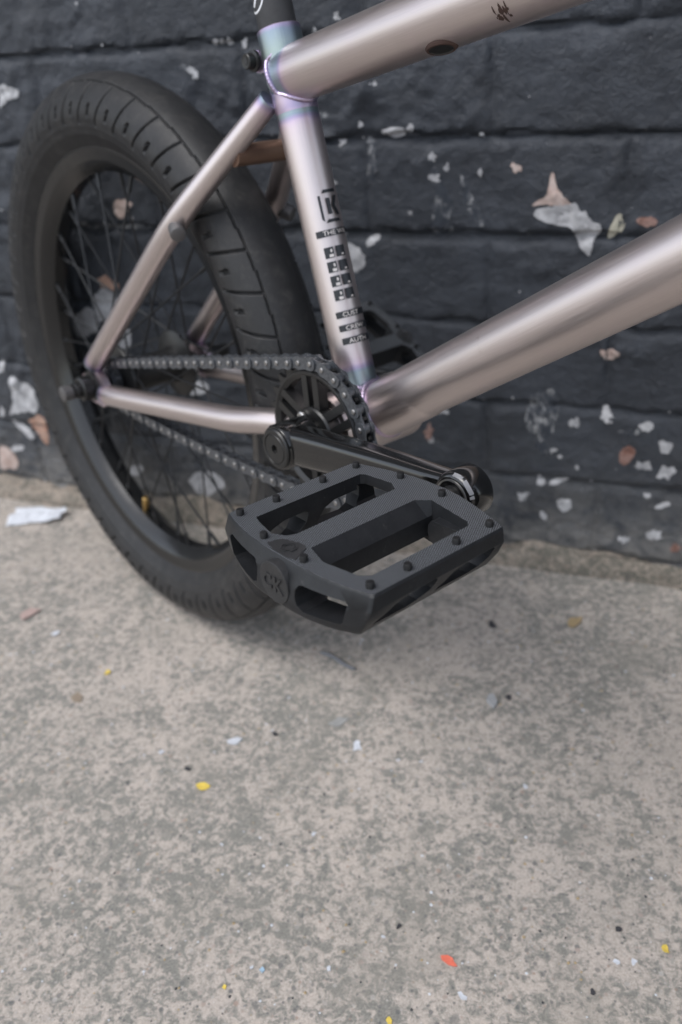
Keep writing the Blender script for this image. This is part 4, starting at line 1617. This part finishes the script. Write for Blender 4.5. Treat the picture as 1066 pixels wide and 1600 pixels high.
def arc_band(mb, c, r0, r1, a0, a1, z0, z1, n=22):
    V, F = [], []
    for t in np.linspace(math.radians(a0), math.radians(a1), n):
        cs, sn = math.cos(t), math.sin(t)
        V += [(c[0] + r * cs, c[1] + r * sn, z) for r, z in ((r0, z0), (r0, z1), (r1, z1), (r1, z0))]
    for i in range(n - 1):
        for j in range(4):
            F.append((i * 4 + j, i * 4 + (j + 1) % 4, (i + 1) * 4 + (j + 1) % 4, (i + 1) * 4 + j))
    F += [(0, 1, 2, 3), ((n - 1) * 4 + 3, (n - 1) * 4 + 2, (n - 1) * 4 + 1, (n - 1) * 4)]
    mb.add(V, F)


ec = (-3.3, -194.3)
arc_band(pad, ec, 2.2, 2.9, 10, 330, 11.8, 12.45)
arc_band(pad, ec, 3.4, 4.2, -25, 150, 11.8, 12.45)
arc_band(pad, ec, 3.4, 4.2, 165, 300, 11.8, 12.45)
PADM = pad.mesh('raised_emblem', [M_emb.m], 30, None, 0.001)


def pedal_set(Rm, t):
    p = link('pedal', PEDAL, bike)
    p.matrix_local = place(Rm, t)
    for x, y in PINS:
        for sgn in (1,):
            q = link('pin', PIN, p)
            q.location = (x / 1000, y / 1000, 0.0116)
    for me in (SPIN, ENDC, LETT, PADM):
        link(me.name.split('.')[0], me, p)
    return p


def rot_y(a):
    """turns +X towards +Z by a"""
    c, s = math.cos(a), math.sin(a)
    return np.array([[c, 0, -s], [0, 1, 0], [s, 0, c]])


flip = np.diag([-1.0, -1.0, 1.0])
for side in (-1, 1):
    Rc_ = rot_y(TH) if side < 0 else rot_y(TH) @ np.diag([-1.0, -1.0, 1.0])
    if side > 0:
        Rc_ = np.array([[-CT, 0, STH * -1], [0, -1, 0], [-STH, 0, CT]])
    ca = link('crank_arm', CRANK, bike)
    ca.matrix_local = place(Rc_, -G)
    link('crank_bolt', CAP, ca)
    link('washer', RING, ca)
    if side < 0:
        link('worn_edge', WORN, ca)
    if side < 0:
        pedal_set(rot_y(-0.024), PC - G)
    else:
        pedal_set(rot_y(FAR_TILT) @ flip, -PC - G)


# ================================================================ litter on the concrete
def flat_mat(name, c, rough=0.8):
    m = Mat(name, c, rough, 0, 0.3)
    v = m.coord('Object')
    m.col(m.ramp(m.noise(v, 300, 4), [(0.3, tuple(q * .85 for q in c)), (0.7, tuple(min(1, q * 1.08) for q in c))]))
    return m


M_yel = flat_mat('yellow_paint', (0.70, 0.52, 0.10))
M_scrap = flat_mat('white_scrap', (0.56, 0.58, 0.62))
M_red = flat_mat('coral_paint', (0.72, 0.17, 0.11))
M_blu = flat_mat('pale_blue_scrap', (0.36, 0.50, 0.62))
M_drk = flat_mat('dark_crumb', (0.05, 0.05, 0.055))
M_tanb = flat_mat('ochre_crumb', (0.36, 0.27, 0.15))
M_stick = flat_mat('weathered_twig', (0.15, 0.155, 0.165))
M_pap = flat_mat('crumpled_paper', (0.60, 0.62, 0.66))


def flake(name, x, y, rx, ry, mat, label, cat, group, th=0.9, curl=0.9, rot=None, n=8, seed=0):
    """a curled irregular scrap lying on the ground (mm)"""
    r = np.random.RandomState(seed + int(abs(x) * 3 + abs(y)))
    rot = r.uniform(0, 6.28) if rot is None else rot
    rings = [0.0, 0.5, 1.0]
    k = r.uniform(.5, 1.25, n)
    ts = np.linspace(0, 2 * np.pi, n, endpoint=False) + r.uniform(-.2, .2, n)
    top, bot = [], []
    pts = [(0, 0)] + [(q * k[j] * rx * math.cos(ts[j]), q * k[j] * ry * math.sin(ts[j])) for q in rings[1:] for j in range(n)]
    a, b = r.uniform(-1, 1, 2)
    V = []
    for px, py in pts:
        q = math.hypot(px / rx, py / ry)
        z = 0.25 + curl * q * q * (0.6 + a * px / rx + b * py / ry) * min(rx, ry) * 0.18
        V.append((px, py, max(z, 0.05) + th))
    W_ = [(px, py, max(z - th, 0.0)) for px, py, z in V]
    o = len(V)
    F = [(0, 1 + j, 1 + (j + 1) % n) for j in range(n)] + [(1 + j, 1 + n + j, 1 + n + (j + 1) % n, 1 + (j + 1) % n) for j in range(n)]
    Fb = [tuple(i + o for i in f[::-1]) for f in F]
    S_ = [(1 + n + j, o + 1 + n + j, o + 1 + n + (j + 1) % n, 1 + n + (j + 1) % n) for j in range(n)]
    mb = MB()
    mb.add(V + W_, F + Fb + S_)
    ob = link(name, mb.mesh(name, [mat.m], 40, None, 0.001), None, label, cat, group)
    ob.location = (x / 1000, y / 1000, 0.0)
    ob.rotation_euler = (0, 0, rot)
    return ob


G1, G2 = 'yellow flakes scattered on the concrete', 'pale scraps scattered on the concrete'
for x, y, r, lb in ((158, -251, 5.6, 'largest yellow paint flake, lying alone on the open concrete'),
                    (-7, -144, 3.7, 'small yellow flake on the concrete left of the rear tyre'),
                    (535, -289, 3.2, 'yellow flake near the right edge, beside a pale scrap'),
                    (254, -406, 1.8, 'tiny yellow speck on the concrete nearest the lower edge at left'),
                    (368, -394, 2.5, 'yellow fleck at the very bottom edge of the picture')):
    flake('yellow_flake', x, y, r * 1.05, r * .8, M_yel, lb, 'flake', G1, 0.5)
for x, y, r, lb in ((161, -195, 7.7, 'white scrap on the concrete just beyond the largest yellow flake'),
                    (270, -169, 6.9, 'white scrap on the concrete below the front of the pedal'),
                    (310, -175, 2.2, 'tiny pale crumb right of the white scrap below the pedal'),
                    (330, -171, 2.2, 'tiny pale crumb, the outer of two right of the white scrap'),
                    (102, -225, 3.2, 'small bluish scrap left of the white scrap and the yellow flake'),
                    (420, -174, 3.4, 'small pale scrap alone on the concrete right of the pedal'),
                    (200, -300, 2.1, 'tiny pale crumb below the largest yellow flake'),
                    (267, -269, 2.1, 'tiny pale crumb in the middle of the open concrete'),
                    (505, -309, 3.0, 'pale scrap left of the yellow flake near the right edge'),
                    (515, -305, 3.4, 'grey scrap between a pale scrap and the yellow flake at right'),
                    (410, -364, 3.8, 'pale scrap on the concrete just below the coral flake'),
                    (266, -387, 1.8, 'tiny pale crumb left of the pale blue speck'),
                    (318, -372, 2.2, 'tiny pale crumb right of the pale blue speck'),
                    (347, -338, 1.8, 'tiny pinkish crumb up and left of the coral flake'),
                    (-98, -103, 6.4, 'pale scrap on the concrete beyond the small yellow flake, at far left')):
    flake('pale_scrap', x, y, r, r * .66, M_scrap, lb, 'scrap', G2, 0.45)
flake('grey_stone', 244, -145, 8.9, 7, flat_mat('grey_stone', (0.30, 0.30, 0.29)), 'flat grey stone set in the concrete between the two white scraps', 'stone', None, 0.6, 0.1)
flake('pink_stone', -150, -81, 13.5, 7, flat_mat('pink_stone', (0.42, 0.31, 0.28)), 'flat pinkish stone chip at the left edge below the rear tyre', 'stone', None, 2.4, 0.2)
flake('light_grey_stone', 375, -82, 8.3, 5, flat_mat('light_grey_stone', (0.34, 0.345, 0.35)), 'light grey stone chip right of the pedal with a dark crumb behind it', 'stone', None, 3, 0.2)
flake('blue_speck', 274, -387, 2.0, 1.6, M_blu, 'tiny pale blue speck near the lower edge between pale crumbs', 'speck', None)
flake('coral_flake', 396, -342, 6.6, 3.4, M_red, 'coral red paint flake lying on the concrete at lower right', 'flake', None, 1.0, 0.8, rot=-0.35, seed=4)
flake('ochre_stone', 433, 58, 11.0, 6, M_tanb, 'ochre brown stone chip on the concrete at right near the wall foot', 'stone', None, 2.0, 0.2)
flake('brown_stone', -16, -184, 10.4, 6, flat_mat('brown_stone', (0.26, 0.21, 0.16)), 'flat brown stone below the small yellow flake at left', 'stone', None, 0.8, 0.1)
G3 = 'dark crumbs on the concrete'
for x, y, r, lb in ((504, -284, 3.1, 'dark crumb above the pale scraps near the right edge'),
                    (351, 32, 6.0, 'largest dark crumb, on the concrete near the wall right of the pedal'),
                    (491, -335, 2.1, 'small dark crumb below the pale scraps near the right edge'),
                    (355, -327, 2.3, 'small dark crumb above the pinkish crumb and the coral flake'),
                    (135, -237, 3.0, 'dark crumb between the bluish scrap and the largest yellow flake'),
                    (193, -176, 3.0, 'dark crumb between the white scrap and the grey stone'),
                    (388, -72, 4.0, 'dark crumb touching the light grey stone chip')):
    flake('dark_crumb', x, y, r, r * .7, M_drk, lb, 'crumb', G3, 1.6, 0.3)
# crumpled paper by the wall
pb = MB()
nx_, ny_ = 22, 14
Xg, Yg = np.meshgrid(np.linspace(-1, 1, nx_), np.linspace(-1, 1, ny_), indexing='ij')
px = Xg * 36 + 4 * Yg + 3 * vnoise(Yg * 2.2 + 5, Xg * 0 + 2, 3)
py = Yg * 15 * (1 - .25 * Xg) + 4 * vnoise(Xg * 2.4, Yg * 0 + 9, 4)
pz = 4.5 + 3.2 * np.abs(fbm(Xg * 20, Yg * 12, 11, 3, 8)) + 2.5 * Yg + 1.5 * Xg
pz = np.maximum(pz, 0.6)
Vp = np.stack([px, py, pz], -1).reshape(-1, 3)
Fq = [(a * ny_ + b, (a + 1) * ny_ + b, (a + 1) * ny_ + b + 1, a * ny_ + b + 1) for a in range(nx_ - 1) for b in range(ny_ - 1)]
pb.add(Vp, Fq)
pap = link('crumpled_paper', pb.mesh('crumpled_paper', [M_pap.m], 25, None, 0.001), None, 'crumpled white scrap of paper on the concrete left of the rear wheel', 'paper')
pap.location = (-0.271, 0.100, 0.0)
pap.rotation_euler = (0, 0, 0.32)
md = pap.modifiers.new('thickness', 'SOLIDIFY')
md.thickness = 0.0004
# twig
tw = MB()
tt = np.linspace(0, 1, 9)
path = np.stack([193 + 43 * tt, -59 - 14 * tt + 1.5 * np.sin(tt * 5), 2.4 + .8 * np.sin(tt * 7)], -1)
tw.tube(path, [1.2, 2.2, 2.4, 2.1, 2.5, 2.3, 2.0, 2.2, 1.3], 10)
link('twig', tw.mesh('twig', [M_stick.m], 50, None, 0.001), None, 'short grey twig lying on the concrete below the pedal corner', 'twig')
# grit nobody could count
gr_ = MB()
for t in range(5200):
    x, y = rng.uniform(-420, 760), rng.uniform(-520, 120)
    a = 0.35 + 0.55 * rng.rand() ** 3 * 2.2
    k = rng.randint(3)
    w = np.linspace(0, 2 * np.pi, 6)[:-1] + rng.uniform(0, 1)
    B0 = [(x + a * math.cos(q) * rng.uniform(.7, 1.2), y + a * math.sin(q) * rng.uniform(.7, 1.2), -0.1) for q in w]
    gr_.add(B0 + [(x + rng.uniform(-.2, .2), y + rng.uniform(-.2, .2), a * rng.uniform(.35, .8))], [(j, (j + 1) % 5, 5) for j in range(5)], mi=k)
link('grit', gr_.mesh('grit', [M_drk.m, M_scrap.m, M_tanb.m], 0, None, 0.001), None, 'fine dark and pale grit scattered over the concrete', 'grit', kind='stuff')
